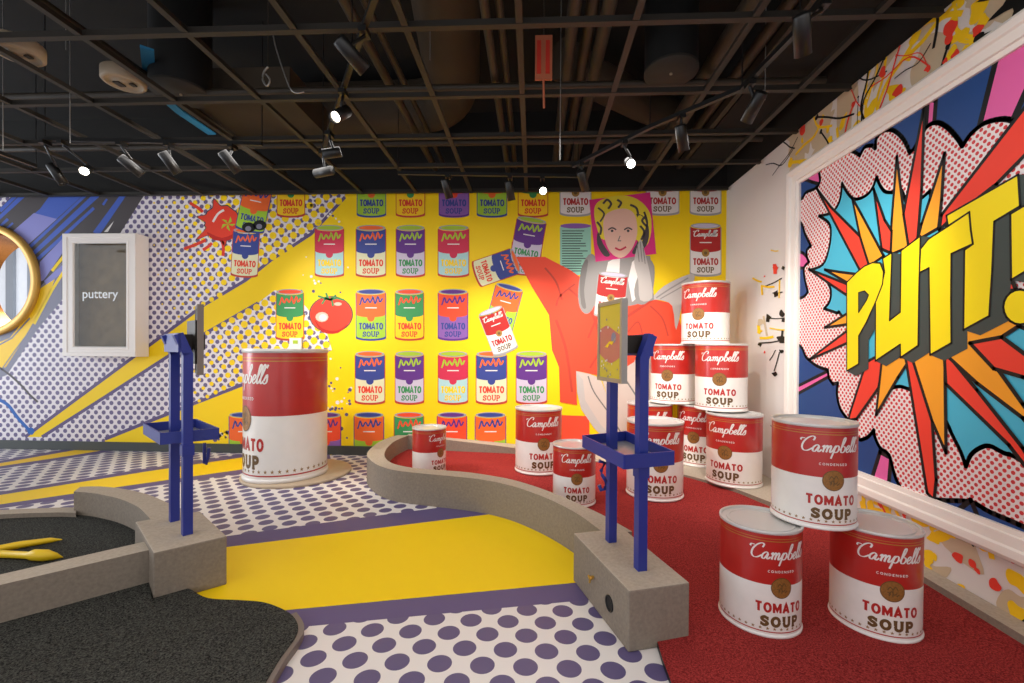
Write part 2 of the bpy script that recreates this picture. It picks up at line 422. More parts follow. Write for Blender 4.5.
# brush strokes on the far left, plus a painted daylight patch
B.poly([(-300, 186), (150, 186), (121, 232), (90, 268), (62, 300), (37, 330), (7, 375), (-60, 400), (-300, 420)], 'dark', 4)
B.poly([(-90, 186), (13, 186), (13, 195), (0, 208), (-60, 260)], 'wall_dots', 5)
B.poly([(62, 262), (62, 300), (37, 330), (7, 375), (-60, 400), (-300, 420), (-300, 380), (-20, 345), (20, 310)], 'greyp', 5)  # paler lower end: daylight reflection painted into the print colour
B.poly([(54, 190), (86, 190), (81, 197), (29, 244), (5, 262), (-40, 262), (12, 232), (40, 209)], 'blue', 6)
B.poly([(12, 232), (34, 213), (57, 219), (29, 244), (5, 262), (-40, 262)], 'violet', 7)
for a, b, wa, wb_ in [((88, 193), (30, 247), 3, 3), ((99, 193), (34, 253), 6, 4), ((94, 208), (38, 259), 3, 3.5), ((127, 190), (96, 234), 5, 7), ((19, 193), (0, 211), 3, 4),
                      ((29, 190), (-6, 223), 5, 3), ((8, 219), (-6, 232), 3, 2), ((13, 223), (4, 231), 2, 2), ((107, 199), (103, 205), 2, 2.5)]:
    dx, dy = b[0]-a[0], b[1]-a[1]; l = math.hypot(dx, dy); nx, ny = -dy/l, dx/l
    B.poly([(a[0]+nx*wa/2, a[1]+ny*wa/2), (b[0]+nx*wb_/2, b[1]+ny*wb_/2), (b[0]-nx*wb_/2, b[1]-ny*wb_/2), (a[0]-nx*wa/2, a[1]-ny*wa/2)], 'blue', 8)
B.poly([(66, 235), (66, 248), (44, 280), (38, 283), (40, 262)], 'violet', 8)
B.poly([(66, 262), (44, 281), (47, 285), (66, 270)], 'violet', 8)
B.poly([(114, 221), (104, 232), (108, 232)], 'white', 8)
B.ribbon([(64, 256), (52, 271)], 3, 'yellow', 9)
B.poly([(55, 279), (51, 290), (36, 318), (20, 345), (6, 367), (-60, 385), (-300, 400), (-300, 380), (-20, 350), (10, 338), (32, 310), (41, 288)], 'yellow2', 9)
B.ribbon([(66, 268), (52, 290), (34, 324)], 3, 'yellow', 9)
B.ribbon([(-10, 350), (12, 338), (30, 318)], 1.6, 'greyp', 10); B.ribbon([(0, 372), (14, 352), (26, 336)], 1.2, 'greyp', 10)
B.ribbon(smooth([(-4, 365), (10, 375), (22, 386), (30, 395), (38, 402)]), 2, 'dark', 10)
B.ribbon(smooth([(-4, 398), (8, 405), (18, 418), (33, 434)]), 3.2, 'blueink', 10); B.poly(circ(31, 431, 3.6), 'blueink', 11)
# burst tomato and whole tomato
spl = []
for k in range(30):
    a = 2*PI*k/30; r = 17.5+random.uniform(-1, 1.5)
    if k in (2, 7, 16, 21): r = 25
    if k in (12,): r = 31
    spl.append((222+r*math.cos(a), 222+r*math.sin(a)*.95))
B.poly([(222+(x-222)*1.07, 222+(y-222)*1.07) for x, y in smooth(spl, 3, True)], 'dark', 12)
B.poly(smooth(spl, 3, True), 'tomato', 13)
B.poly(smooth([(207, 232), (222, 238), (238, 232), (230, 240), (214, 240)], 3, True), 'tomdark', 14)
B.ribbon(smooth([(213, 222), (218, 214), (224, 210)]), 2.2, 'white', 14)
for a in range(5): B.poly([(228, 224), (228+8*math.cos(a*1.26), 224+8*math.sin(a*1.26)), (228+5*math.cos(a*1.26+.6), 224+4*math.sin(a*1.26+.6))], 'ygreen', 14)
for p in [((203, 212), (190, 203)), ((206, 240), (184, 249)), ((212, 243), (203, 250)), ((222, 240), (223, 256))]:
    B.ribbon(smooth([p[0], ((p[0][0]+p[1][0])/2+1, (p[0][1]+p[1][1])/2), p[1]]), 3, 'tomato', 13)
B.poly(circ(331, 314.5, 22, 32, 18.5), 'dark', 12); B.poly(circ(331, 314.5, 21, 32, 17.6), 'tomato', 13)
B.poly(smooth([(314, 318), (322, 328), (336, 331), (348, 324), (338, 333), (322, 332)], 3, True), 'tomdark', 14)
B.poly(circ(322, 317, 6.5, 12, 5), 'skin', 14); B.poly(circ(323, 317.5, 4, 10, 3.4), 'white', 15); B.poly(circ(338, 304, 4, 10, 1.8), 'skin', 14)
for a, b in [((330, 300), (318, 296)), ((330, 300), (326, 293)), ((330, 300), (336, 295)), ((330, 300), (344, 300)), ((330, 300), (322, 304)), ((330, 300), (333, 306))]:
    B.ribbon([a, ((a[0]+b[0])/2, a[1]-2), b], 1.8, 'green', 15)

def can2d(cx, cy, w, h, deg, top, bot, sc, tc, L, real=False, so=None):
    ca, sa = math.cos(math.radians(deg)), math.sin(math.radians(deg))
    def cv(x, y):
        return B.conv(cx+x*ca-y*sa, cy+x*sa+y*ca)
    e = .055*h; hw = w/2; hh = h/2
    def band(y0, y1): return [(x, y0+yy) for x, yy in [(hw*math.cos(math.radians(t)), e*math.sin(math.radians(t))) for t in range(180, -1, -15)]] and \
        [(-hw, y0)]+[(hw*math.cos(math.radians(t)), y0+e*math.sin(math.radians(t))) for t in range(165, 0, -15)]+[(hw, y0), (hw, y1)]+\
        [(hw*math.cos(math.radians(t)), y1+e*math.sin(math.radians(t))) for t in range(15, 180, 15)]+[(-hw, y1)]
    B.poly([(x*1.05, y+.8) for x, y in band(-hh+e, hh-e)], 'rim' if real else sc if sc in ('cpurple', 'navyc') else 'redfold', L, cv)
    B.poly(arc(0, -hh+e, hw, e, 0, 360, 20)[:-1], 'rim', L+1, cv)
    B.poly(arc(0, -hh+e, hw*.85, e*.7, 0, 360, 20)[:-1], 'lilac' if real else sc, L+2, cv)
    B.poly(band(-hh+e*1.2, hh-e*1.4), bot, L+2, cv)
    B.poly(band(-hh+e*1.2, 0), top, L+3, cv)
    B.poly(circ(0, 1.2*e, w*.13, 14), 'gold' if real else top, L+4, cv)
    if real:
        B.poly(circ(0, 1.2*e, w*.06, 8), 'brown', L+5, cv)
        script(B, 0, -.28*h, w*.82, 'white', L+4, wt=.3, conv=cv, up=-1, n=3)
    else:   # plain flourish
        B.ribbon([(-.4*w+.8*w*t/40, -.26*h-.03*h*t/40+.05*h*math.sin(2*PI*4.5*t/40+1)*(1.25 if t < 9 or 22 < t < 36 else .7)) for t in range(41)], w*.055, sc, L+4, conv=cv)
    B.ribbon([(-.2*w, -.13*h), (.2*w, -.13*h)], .02*h, 'white', L+4, conv=cv)
    text(B, 'TOMATO', 0, .23*h, w*.82, h*.125, tc, L+4, wt=.22, conv=cv, up=-1)
    text(B, 'SOUP', 0, .385*h, w*.56, h*.1, so or tc, L+4, wt=.2, conv=cv, up=-1, slab=True)
K = dict(yg=('green', 'yellow2', 'tomato', 'tomato'), ol=('orange', 'lime', 'navyc', 'navyc'), pm=('redor', 'mauve', 'cpurple', 'navyc'),
         cl=('crimson', 'lblue', 'ygreen', 'yellow'), bc=('navyc', 'cream', 'orange', 'tomato'), pl=('cpurple', 'lilac', 'ygreen', 'green'), gy=('green', 'yellow2', 'redor', 'tomato'))
Lc = 6
def mc(x0, x1, y0, y1, k, deg=0, L=20): 
    t = K[k]; can2d((x0+x1)/2, (y0+y1)/2, x1-x0-1, y1-y0, deg, *t, L)
for a, b, k in [(277, 305, 'yg'), (357, 386, 'ol'), (396, 425, 'yg'), (439, 469, 'pm'), (477, 507, 'ol'), (518, 548, 'yg')]: mc(a, b, 165, 217, k)
for a, b, k in [(315, 344, 'cl'), (356, 386, 'bc'), (396, 425, 'pl'), (438, 469, 'cl')]: mc(a, b, 225, 277, k)
for a, b, k in [(276, 304, 'gy'), (356, 386, 'ol'), (395, 424, 'gy'), (438, 468, 'pm')]: mc(a, b, 289, 340, k)
for a, b, k in [(355, 385, 'bc'), (395, 424, 'pl'), (438, 468, 'cl'), (476, 507, 'bc'), (516, 547, 'pl')]: mc(a, b, 351, 404, k)
for a, b, k in [(229, 259, 'ol'), (312, 341, 'pm'), (354, 384, 'ol'), (394, 424, 'gy'), (437, 467, 'pm'), (475, 506, 'ol')]: mc(a, b, 412, 465, k)
def rc(x0, x1, y0, y1, deg=0, L=20): can2d((x0+x1)/2, (y0+y1)/2, x1-x0-1, y1-y0, deg, 'canred', 'white', 'white', 'canred', L, True, 'brown')
rc(560, 591, 163, 216); rc(646, 679, 163, 215); rc(690, 721, 163, 215); rc(690, 721, 223, 276)
mc(232, 259, 228, 277, 'bc', 3, 26)
mc(240, 269, 183, 232, 'ol', 12, 34)
for x, y in ((249, 227.6), (260, 225.4)):
    B.poly(circ(x, y, 6.8, 16, 5.2), 'black', 42); B.poly(circ(x-.5, y+1.2, 3, 12, 2.6), 'greyp', 43)
mc(513, 543, 217, 266, 'pl', 10, 26)
mc(511, 541, 240, 275, 'pl', 4, 20)
mc(483, 510, 245, 290, 'bc', -109+180, 34)
mc(490, 518, 284, 332, 'ol', 15, 26); rc(485, 511, 307, 354, -21, 34)
# back of a can with its text panel
B.poly([(560, 227), (591, 225), (591, 272), (575, 276), (560, 273)], 'teal', 20); B.poly(arc(575.5, 226, 15.5, 2.6, 0, 360, 16)[:-1], 'mauve', 21)
for k in range(17): B.ribbon([(562, 231+2.5*k), (589-random.uniform(0, 9), 231+2.5*k)], .9, 'slate', 21)
# plain pop portrait: a fair-haired woman in a red dress
B.poly([(516, 257), (545, 257), (570, 270), (590, 284), (652, 299), (675, 304), (682, 330), (684, 345), (640, 345), (636, 366), (606, 377), (577, 371), (576, 376), (577, 405), (560, 402), (559, 367),
        (552, 350), (549, 315), (532, 287)], 'redskirt', 50)
B.ribbon(smooth([(568, 288), (590, 310), (600, 345), (590, 368)]), 2.2, 'redfold', 51)
B.ribbon(smooth([(556, 320), (566, 350), (572, 392)]), 2.6, 'redfold', 51)
B.ribbon(smooth([(625, 318), (640, 308), (652, 300)]), 3, 'redfold', 51); B.ribbon(smooth([(628, 332), (638, 322), (643, 338)]), 1.6, 'redfold', 51)
B.poly([(560, 415), (589, 416), (590, 470), (560, 470)], 'redskirt', 50); B.poly([(600, 425), (628, 405), (632, 470), (600, 470)], 'redskirt', 50)
B.poly([(600, 374), (618, 372), (634, 362), (641, 346), (655, 350), (656, 372), (650, 400), (644, 430), (642, 455), (626, 455), (622, 440), (612, 410)], 'legc', 51)
B.poly([(576, 371), (590, 374), (600, 378), (608, 398), (620, 420), (634, 438), (645, 455), (630, 462), (612, 446), (594, 428), (581, 409), (577, 392)], 'legc', 52)
B.poly([(576, 371), (583, 380), (585, 400), (600, 424), (622, 446), (640, 460), (630, 462), (612, 446), (594, 428), (581, 409), (577, 392)], 'grey2', 52.5)
B.ribbon(smooth([(588, 376), (594, 392), (610, 415), (630, 448)]), 1.3, 'grey3', 53); B.ribbon(smooth([(620, 372), (636, 396), (644, 415)]), 1.6, 'grey3', 53)
B.poly(smooth([(652, 299), (664, 286), (690, 274), (694, 280), (684, 296), (676, 330), (672, 306), (660, 300)], 3, True), 'grey2', 51)
B.ribbon(smooth([(656, 298), (668, 290), (688, 278)]), 1.5, 'grey1', 52); B.ribbon(smooth([(660, 299), (676, 290), (688, 283)]), 1.2, 'grey1', 52)
B.poly(smooth([(592, 254), (583, 264), (578, 290), (580, 308), (587, 314), (594, 306), (598, 286), (604, 270)], 3, True), 'grey1', 53)
B.poly([(598, 256), (650, 256), (654, 300), (630, 306), (594, 306)], 'grey1', 54)
B.poly([(608, 262), (620, 256), (618, 300), (600, 300)], 'white', 55); B.poly([(632, 262), (640, 256), (646, 290), (632, 302), (628, 280)], 'white', 55)
B.poly(smooth([(646, 258), (654, 266), (653, 288), (648, 302), (638, 304), (634, 290), (640, 270)], 3, True), 'grey1', 56)
B.poly([(589, 200), (650, 192.5), (656, 254), (595.5, 262)], 'pink', 57)
B.poly(smooth([(594, 214), (597, 203), (610, 197), (627, 196), (641, 202), (650, 214), (651, 232), (646, 246), (636, 240), (604, 240), (598, 232)], 3, True), 'hair', 58)
B.poly(smooth([(604, 218), (612, 211), (626, 209), (635, 216), (637, 234), (631, 250), (621, 258), (610, 252), (604, 236)], 4, True), 'skin', 59)
B.ribbon(smooth([(598, 208), (604, 214), (600, 222)]), 1.8, 'dark', 60); B.ribbon(smooth([(644, 212), (647, 224), (643, 240)]), 2, 'dark', 60)
B.poly(smooth([(636, 214), (640, 224), (638, 240), (632, 252), (636, 254), (646, 246), (649, 232), (645, 218)], 3, True), 'dark', 58.5); B.poly(smooth([(638, 216), (645, 220), (646, 232), (640, 244), (637, 236)], 3, True), 'hair', 58.8)
B.poly(smooth([(598, 232), (603, 244), (610, 255), (604, 256), (597, 244)], 3, True), 'dark', 58.5); B.poly([(611, 254), (630, 252), (634, 268), (622, 276), (612, 268)], 'grey1', 54.5)
for q in ([(612, 300), (600, 312), (588, 338)], [(650, 306), (662, 318), (668, 336)], [(575, 284), (560, 296), (556, 306)], [(604, 352), (618, 358), (632, 352)], [(545, 268), (556, 282), (562, 300)]): B.ribbon(smooth(q), 1.8, 'redfold', 51.3)
for q in ([(637, 244), (639, 262)], [(640, 242), (642, 262)], [(643, 248), (645, 264)]): B.ribbon(q, .7, 'grey3', 63)
B.poly(smooth([(580, 276), (584, 262), (588, 262), (584, 290), (586, 308), (581, 304)], 3, True), 'grey3', 53.4)
for q in ([(603, 204), (607, 200), (611, 204), (608, 209)], [(617, 200), (621, 203), (618, 208)], [(630, 205), (636, 208), (638, 214)], [(597, 222), (601, 228), (600, 235)], [(640, 226), (644, 232), (641, 240)], [(646, 216), (642, 221), (647, 227)]): B.ribbon(smooth(q), 2.2, 'dark', 60)
for x in (612, 628): B.ribbon(smooth([(x-4, 230), (x, 228), (x+4, 230)]), 1.4, 'dark', 60); B.poly(circ(x, 231, 1.4, 8), 'dark', 60)
B.ribbon([(620, 236), (618, 241), (621, 241)], .9, 'grey3', 60); B.ribbon(smooth([(615, 248), (620, 250), (626, 247)]), 1.8, 'crimson', 60)
B.poly(smooth([(640, 300), (638, 280), (634, 262), (638, 244), (641, 240), (644, 250), (650, 275), (652, 298)], 3, True), 'grey2', 62)
rc(596, 626, 272, 318, 6, 64)
# cut the round window opening
HOLE = aty(-12.5, 280.5); HR = abs(aty(41, 280.5).x-HOLE.x); RIN = HR-.1
def cut_hole(obj):
    bm = bmesh.new(); bm.from_mesh(obj.data); n = 28; r = RIN+.02
    for k in range(n):
        a = 2*PI*k/n; nn = Vector((math.cos(a), 0, math.sin(a))); p = Vector((HOLE.x, 0, HOLE.z))+nn*r
        fs = [f for f in bm.faces if min(v.co.x for v in f.verts) < HOLE.x+r+.01 and max(v.co.z for v in f.verts) > HOLE.z-r-.01 and max(v.co.x for v in f.verts) > HOLE.x-r-.01 and min(v.co.z for v in f.verts) < HOLE.z+r+.01]
        ge = set(fs)
        for f in fs: ge |= set(f.edges) | set(f.verts)
        bmesh.ops.bisect_plane(bm, geom=list(ge), plane_co=p, plane_no=nn, dist=1e-6)
    kill = []
    for f in bm.faces:
        c = f.calc_center_median()
        if all((c.x-HOLE.x)*math.cos(2*PI*k/n)+(c.z-HOLE.z)*math.sin(2*PI*k/n) < r for k in range(n)): kill.append(f)
    bmesh.ops.delete(bm, geom=kill, context='FACES'); bm.to_mesh(obj.data); bm.free()
wall_back = struct(wb.build('wall_back', recalc=False)); cut_hole(wall_back)
# ================================================================ WALL RIGHT with splatter print
wr = MB()
wr.face([(XR, -3, 0), (XR, D, 0), (XR, D, HC), (XR, -3, HC)], 'wallwhite')
wr.face([(XR, -3, HC), (XR, D, HC), (XR, D, 4.75), (XR, -3, 4.75)], 'deck')
Rr = Surf(wr, lambda x, y: (lambda p: (p.y, p.z))(atx(x, y)), lambda u, v, L: Vector((XR-L*.0003, u, v)), [(1, HC, True), (1, 0, False)])
Rw = Surf(wr, lambda u, v: (u, v), Rr.place, Rr.lim)
mat('art_black', P['artblack'], .5)
BL = [0]
def bl(): BL[0] += .02; return BL[0]
def blob(u, v, r, mt, L, k=9, j=.35, asp=1.0, ang=0):
    pts = []
    for i in range(k):
        a = 2*PI*i/k; q = r*(1+random.uniform(-j, j)); x, y = q*math.cos(a)*asp, q*math.sin(a)
        pts.append((u+x*math.cos(ang)-y*math.sin(ang), v+x*math.sin(ang)+y*math.cos(ang)))
    Rw.poly(smooth(pts, 3, True), mt, L+bl())
def strk(u, v, l, ang, w, mt, L, bend=.2):
    dx, dy = math.cos(ang), math.sin(ang); b = random.uniform(-bend, bend)*l
    Rw.ribbon(smooth([(u, v), (u+dx*l*.35-dy*b, v+dy*l*.35+dx*b), (u+dx*l*.7-dy*b*.3, v+dy*l*.7+dx*b*.3), (u+dx*l, v+dy*l)], 4), w, mt, L+bl())
    if random.random() < .6: blob(u+dx*l, v+dy*l, w*1.3, mt, L, 7)
rs = random.Random(3); random.seed(11)
for z0, z1, n in ((2.9, HC, 1.7), (.05, .62, 1.2)):
    for k in range(int(46*n) if z0 > 1 else 16): blob(random.uniform(.3, 4.55), random.uniform(z0, z1), random.uniform(.05, .16), 'tan', 1, 11, .45, random.uniform(1, 2.4), random.uniform(0, 3))
    for k in range(int(40*n) if z0 > 1 else 110): blob(random.uniform(.3, 4.6), random.uniform(z0, z1), random.uniform(.014, .055), 'yellow2', 2+k % 2, 9, .4, random.uniform(1, 2), random.uniform(0, 3))
    for k in range(int(26*n)): strk(random.uniform(.3, 4.5), random.uniform(z0, z1), random.uniform(.2, .6), random.uniform(-.6, 2.6), random.uniform(.012, .035), 'yellow2', 3)
    for k in range(int(26*n)): strk(random.uniform(.3, 4.6), random.uniform(z0, z1), random.uniform(.15, .6), random.uniform(-.8, 2.4), random.uniform(.006, .022), random.choice(['black', 'black', 'artred']), 4)
    for k in range(int(22*n) if z0 > 1 else 60): blob(random.uniform(.3, 4.6), random.uniform(z0, z1), random.uniform(.012, .045), 'artred', 5, 8, .3)
    for k in range(int(2.2*n) if z0 > 1 else 0): blob(random.uniform(.3, 4.6), random.uniform(z0, z1), random.uniform(.05, .11), 'black', 6, 16, .45)
blob(2.42, 3.42, .22, 'black', 6, 22, .5, 1.3, .6); blob(4.02, 3.06, .13, 'black', 6, 20, .35, 1.2, .6)
for (x, y, l, a, w, c) in [(753, 278, 10, .4, 1.8, 'yellow2'), (763, 286, 12, 0.05, 1.8, 'yellow2'), (762, 285, 10, 1.5, 1.8, 'yellow2'), (766, 286, 18, -.45, 1, 'black'), (773, 293, 10, -.1, 1, 'black'),
                           (769, 318, 16, .0, 1, 'black'), (768, 322, 4, -1.5, 3.4, 'black'), (784, 322, 4, -1.5, 4, 'black'), (760, 343, 22, -.12, 1.4, 'black'), (783, 330, 12, 1.7, 2, 'black'),
                           (760, 338, 14, -.1, 2.4, 'yellow2'), (759, 325, 8, 1.5, 3, 'yellow2'), (780, 352, 20, 1.85, 1.1, 'black'), (776, 350, 12, 2.1, .8, 'black'), (775, 264, 10, 1.5, 3.4, 'artred'),
                           (780, 280, 18, 1.6, 1.2, 'yellow2'), (764, 316, 20, 1.4, 2, 'tan'), (771, 250, 8, .1, 1, 'yellow2'), (770, 328, 20, .1, 1.2, 'yellow2')]:
    Rr.ribbon(smooth([(x, y), (x+l*.5*math.cos(a), y+l*.5*math.sin(a)+.7), (x+l*math.cos(a), y+l*math.sin(a))]), w, c, 5+bl())
for (x, y, r, c) in [(776, 268, 3.4, 'artred'), (776, 293, 2.6, 'black'), (769, 317, 2.8, 'black'), (783, 313, 3, 'black'), (782, 338, 4, 'black'), (775, 373, 2.2, 'black'), (782, 351, 1.8, 'black'),
                     (760, 331, 3, 'yellow2'), (765, 276, .9, 'artred'), (760, 344, 1.8, 'black'), (762, 322, 3.5, 'tan'), (765, 352, 1, 'artred'), (784, 268, 1.8, 'black')]:
    Rr.poly(smooth([(a_+random.uniform(-.4, .4)*r, b_+random.uniform(-.5, .8)*r) for a_, b_ in circ(x, y, r, 7)], 3, True), c, 6+bl())
struct(wr.build('wall_right', recalc=False))

# ---------------------------------------------------------------- framed comic burst picture on the right wall
y0i = atx(801, 300).y; y1i = 1.55; zt_i = atx(901, 122).z; zb_i = atx(938, 500).z
pic = empty('framed_picture', (XR, y0i, zb_i), 'large white-framed comic burst picture reading PUTT! on the right wall', 'picture')
ap = MB(); XA = XR-.014
ap.face([(XA, y1i, zb_i), (XA, y0i, zb_i), (XA, y0i, zt_i), (XA, y1i, zt_i)], 'artnavy')
A = Surf(ap, lambda x, y: (lambda p: (p.y, p.z))(atx(x, y, XA)), lambda u, v, L: Vector((XA-L*.00016, u, v)), [(0, y0i, True), (0, y1i, False), (1, zt_i, True), (1, zb_i, False)])
def shp(pts, mt, L, ow=.022):
    q = [A.conv(*p) for p in pts]; n = len(q); idc = lambda u, v: (u, v)
    for i in range(n):
        a, b = q[i], q[(i+1) % n]; d = math.dist(a, b)
        if d < 1e-6: continue
        nx, ny = -(b[1]-a[1])/d*ow/2, (b[0]-a[0])/d*ow/2; ex, ey = (b[0]-a[0])/d*ow*.3, (b[1]-a[1])/d*ow*.3
        A.poly([(a[0]+nx-ex, a[1]+ny-ey), (b[0]+nx+ex, b[1]+ny+ey), (b[0]-nx+ex, b[1]-ny+ey), (a[0]-nx-ex, a[1]-ny-ey)], 'artblack', L+1, idc)
        A.poly(circ(a[0], a[1], ow/2, 8), 'artblack', L+1, idc)
    A.poly(pts, mt, L)
# pink rays out in the blue
shp([(1000, 40), (1040, 20), (1040, 60), (1012, 122), (979, 128), (996, 60)], 'artpink', 1, .035)
shp([(928, 100), (936, 100), (934, 126), (926, 130)], 'artpink', 1, .03)
shp([(795, 176), (819, 168), (823, 185), (812, 182)], 'artpink', 1, .03)
shp([(795, 250), (803, 253), (812, 262), (806, 268), (795, 268)], 'artpink', 1, .03)
shp([(790, 390), (828, 371), (830, 376), (790, 398)], 'artpink', 1, .03)
shp([(880, 452), (891, 458), (889, 482), (884, 490), (872, 478)], 'artpink', 1, .035)
cloud = [(780, 200), (800, 199.7), (806, 192.5), (816, 188), (820, 181), (819, 172), (828, 163), (840, 154), (851.6, 151), (860, 155.5), (865, 147), (872, 145.5), (875.5, 148.5), (876.7, 138), (885, 130.4), (894.6, 131), (904, 140),
         (910, 153), (915, 147), (920, 137), (928, 126), (937, 122.5), (947, 127), (956.6, 137), (962.6, 146), (971, 134), (985, 123), (1004, 119), (1019, 123), (1030, 108), (1075, 80), (1100, 80), (1110, 640),
         (1080, 560), (1030, 530), (990, 512), (971, 502), (940, 500), (905, 495), (897, 481), (893, 469), (889, 455), (880, 447.5), (875, 437), (874, 430), (868, 437), (861, 440), (856, 436), (852, 425), (846, 417), (840, 408), (837, 394), (838, 383), (833, 384), (829, 378),
         (828, 370), (817, 366), (806, 357), (800, 346), (780, 340), (780, 300), (801, 298), (808, 292), (805, 280), (804, 268), (809, 262), (807, 257), (807, 250), (811, 246), (805, 234), (800, 222), (780, 210)]
shp(smooth_c(cloud), 'art_dots', 3, .03)
shp([(955, 513), (971, 500), (980, 522), (968, 524)], 'artnavy', 5, .03)
cyan = [(842, 183), (847, 192), (853, 198.5), (860, 198.5), (868, 194), (873, 187), (876.7, 177), (880, 185), (885, 191.5), (892, 192.5), (897, 187), (902, 191), (906.5, 203), (912, 203), (921, 198.5), (930, 191), (940, 215), (1000, 300), (1030, 330), (1110, 330), (1110, 520),
        (1024, 462), (1004, 453), (990, 446), (980, 448), (971, 455), (966, 466.5), (961, 452), (952, 434), (947, 423), (930, 395), (909, 389), (900, 386.5), (892, 388), (870, 365), (842, 316), (837, 313), (824, 308.6), (829, 303), (831, 295.5), (830, 287), (823, 276), (810, 270), (823, 264.5), (829, 249), (831, 231), (828, 222), (819, 216), (831, 213), (838, 205), (841, 195)]
shp(smooth_c(cyan), 'artcyan', 7, .026)
SP = [('artorange', [(852, 197), (862, 215), (884, 256), (868, 267), (860, 236)]), ('artorange', [(897, 156), (904, 214), (909, 247), (890, 255), (892, 220)]), ('artred', [(816, 187), (831, 207), (860, 236), (870, 268), (860, 270)]),
      ('artred', [(874, 189), (885, 220), (892, 231), (891, 253), (882, 249)]), ('artorange', [(945, 153), (942, 200), (939, 228), (918, 240), (922, 224), (930, 200)]), ('artred', [(925, 103), (922, 190), (918, 238), (909, 247), (904, 214)]),
      ('artred', [(1062, 60), (942, 215), (940, 230), (950, 220), (997, 184), (1070, 110)]), ('artorange', [(825, 269.5), (840, 272), (856, 274), (850, 284)]), ('artred', [(809, 269), (850, 285), (850, 297), (832, 285)]),
      ('artorange', [(825, 327.6), (850, 312), (850, 324)]), ('artred', [(809, 360), (850, 329), (850, 342)]), ('artred', [(849, 420), (851, 412), (867, 362), (886, 352), (879, 388), (857, 419)]),
      ('artorange', [(876.7, 415), (882.6, 360), (911, 352), (909, 362), (899, 377)]), ('artred', [(906, 355), (915, 355), (932.8, 418.8), (937, 480), (935, 500), (928, 493)]), ('artorange', [(912, 355), (946, 345), (946, 380), (947, 453), (933, 421)]),
      ('artred', [(945, 350), (978, 390), (1024, 448), (1060, 510), (1010, 445), (947, 384)]), ('artorange', [(944, 352), (965, 330), (1000, 300), (1018, 290), (1020, 326), (1003, 337), (980, 343), (1024, 404), (1070, 470), (1024, 418), (978, 383)]),
      ('artred', [(971, 343), (1003, 337), (1030, 357), (1080, 400), (1024, 377), (995, 368.6)]), ('artred', [(1000, 225), (1012, 225), (1012, 290), (1000, 290)]), ('artred', [(1004, 262), (1018, 290), (1004, 292)])]
for i, (c_, p_) in enumerate(SP): shp(p_, c_, 9+2*i, .022)
LT = {
 'P': [(848, 282.4), (858.8, 271.6), (866, 266), (874, 262.5), (881.5, 263), (885, 271.6), (884, 284), (877, 302), (868, 321.7), (860, 336), (860, 364), (848, 371)],
 'U': [(884, 258.5), (893.4, 252.5), (891, 320.5), (901.7, 312), (902.5, 250.6), (922, 236), (920.5, 290), (919.7, 345.6), (901.9, 357.6), (901.7, 344.4), (876.7, 361), (876.9, 296), (883, 286), (886, 272)],
 'T1': [(922, 249), (930, 239), (950, 226), (971, 212), (972.5, 230), (974.6, 244), (953, 253.7), (952.6, 300), (953, 343), (931.6, 355), (930.4, 268), (920.8, 272.8)],
 'T2': [(948, 215.5), (1020, 174.6), (1022, 206), (996, 221.5), (994, 270), (991, 316), (965, 330), (966, 250), (974.6, 244), (972.5, 230), (971, 212), (949.5, 226)],
 '!': [(1012, 214), (1052, 190), (1046, 260), (1012.8, 280)]}
exc = [(1022+17*math.cos(2*PI*k/20), 307+17.5*math.sin(2*PI*k/20)) for k in range(20)]
idc = lambda u, v: (u, v)
SLc = [48]
def SLn(): SLc[0] += .06; return SLc[0]
for key, p_ in list(LT.items())+[('d', exc)]:
    q = [A.conv(*t) for t in p_]; ox, oy = -.1, -.035
    for i in range(len(q)):
        a, b = q[i], q[(i+1) % len(q)]
        A.poly([a, b, (b[0]+ox, b[1]+oy), (a[0]+ox, a[1]+oy)], 'slate', SLn(), idc)
    A.poly([(a+ox, b+oy) for a, b in q], 'slate', SLn(), idc)
for key, p_ in [('d', exc), ('!', LT['!']), ('T2', LT['T2']), ('T1', LT['T1']), ('U', LT['U']), ('P', LT['P'])]:
    shp(p_, 'artyellow', 54+2*['d', '!', 'T2', 'T1', 'U', 'P'].index(key), .012)
shp([(860, 292.6), (866, 291), (870, 295), (868, 300), (860, 312.6)], 'slate', 68, .01)
o = part(pic, 'printed_panel', ap)
fr = MB(); prof = [(-.005, .012), (-.005, .032), (.025, .036), (.03, .05), (.085, .056), (.095, .07), (.135, .076), (.155, .066), (.165, .05), (.172, .0)]
rows = []
for o_, h in prof: rows.append([(XR-h, y0i+o_, zb_i-o_), (XR-h, y0i+o_, zt_i+o_), (XR-h, y1i-o_, zt_i+o_), (XR-h, y1i-o_, zb_i-o_)])
fr.grid(rows, 'frame_white', close_u=True, smooth=False)
part(pic, 'frame', fr)

# ================================================================ FLOOR
fl = MB(); fl.face([(XL, -3, 0), (XR, -3, 0), (XR, D, 0), (XL, D, 0)], 'floor_dots')
G = Surf(fl, lambda x, y: (lambda p: (p.x, p.y))(atz(x, y, 0)), lambda u, v, L: Vector((u, v, L*.0003)), [(1, D, True), (0, XL, False), (1, .6, False)])
G.poly([(-250, 505), (0, 462), (58.6, 451.7), (110, 443), (150, 444), (107, 450.5), (73, 456.6), (0, 467.6), (-250, 510)], 'yellow2', 1)
G.ribbon([(-250, 505), (0, 462), (58.6, 451.7), (100, 444.5)], 2.4, 'purple', 2); G.ribbon([(-250, 510), (0, 467.6), (73, 456.6), (115, 449.5)], 2.4, 'purple', 2)
G.poly([(-250, 532.5), (0, 493.7), (146.5, 470), (241.7, 456), (330, 443), (400, 443), (241.7, 471), (122, 488), (0, 506), (-250, 543)], 'yellow', 1)
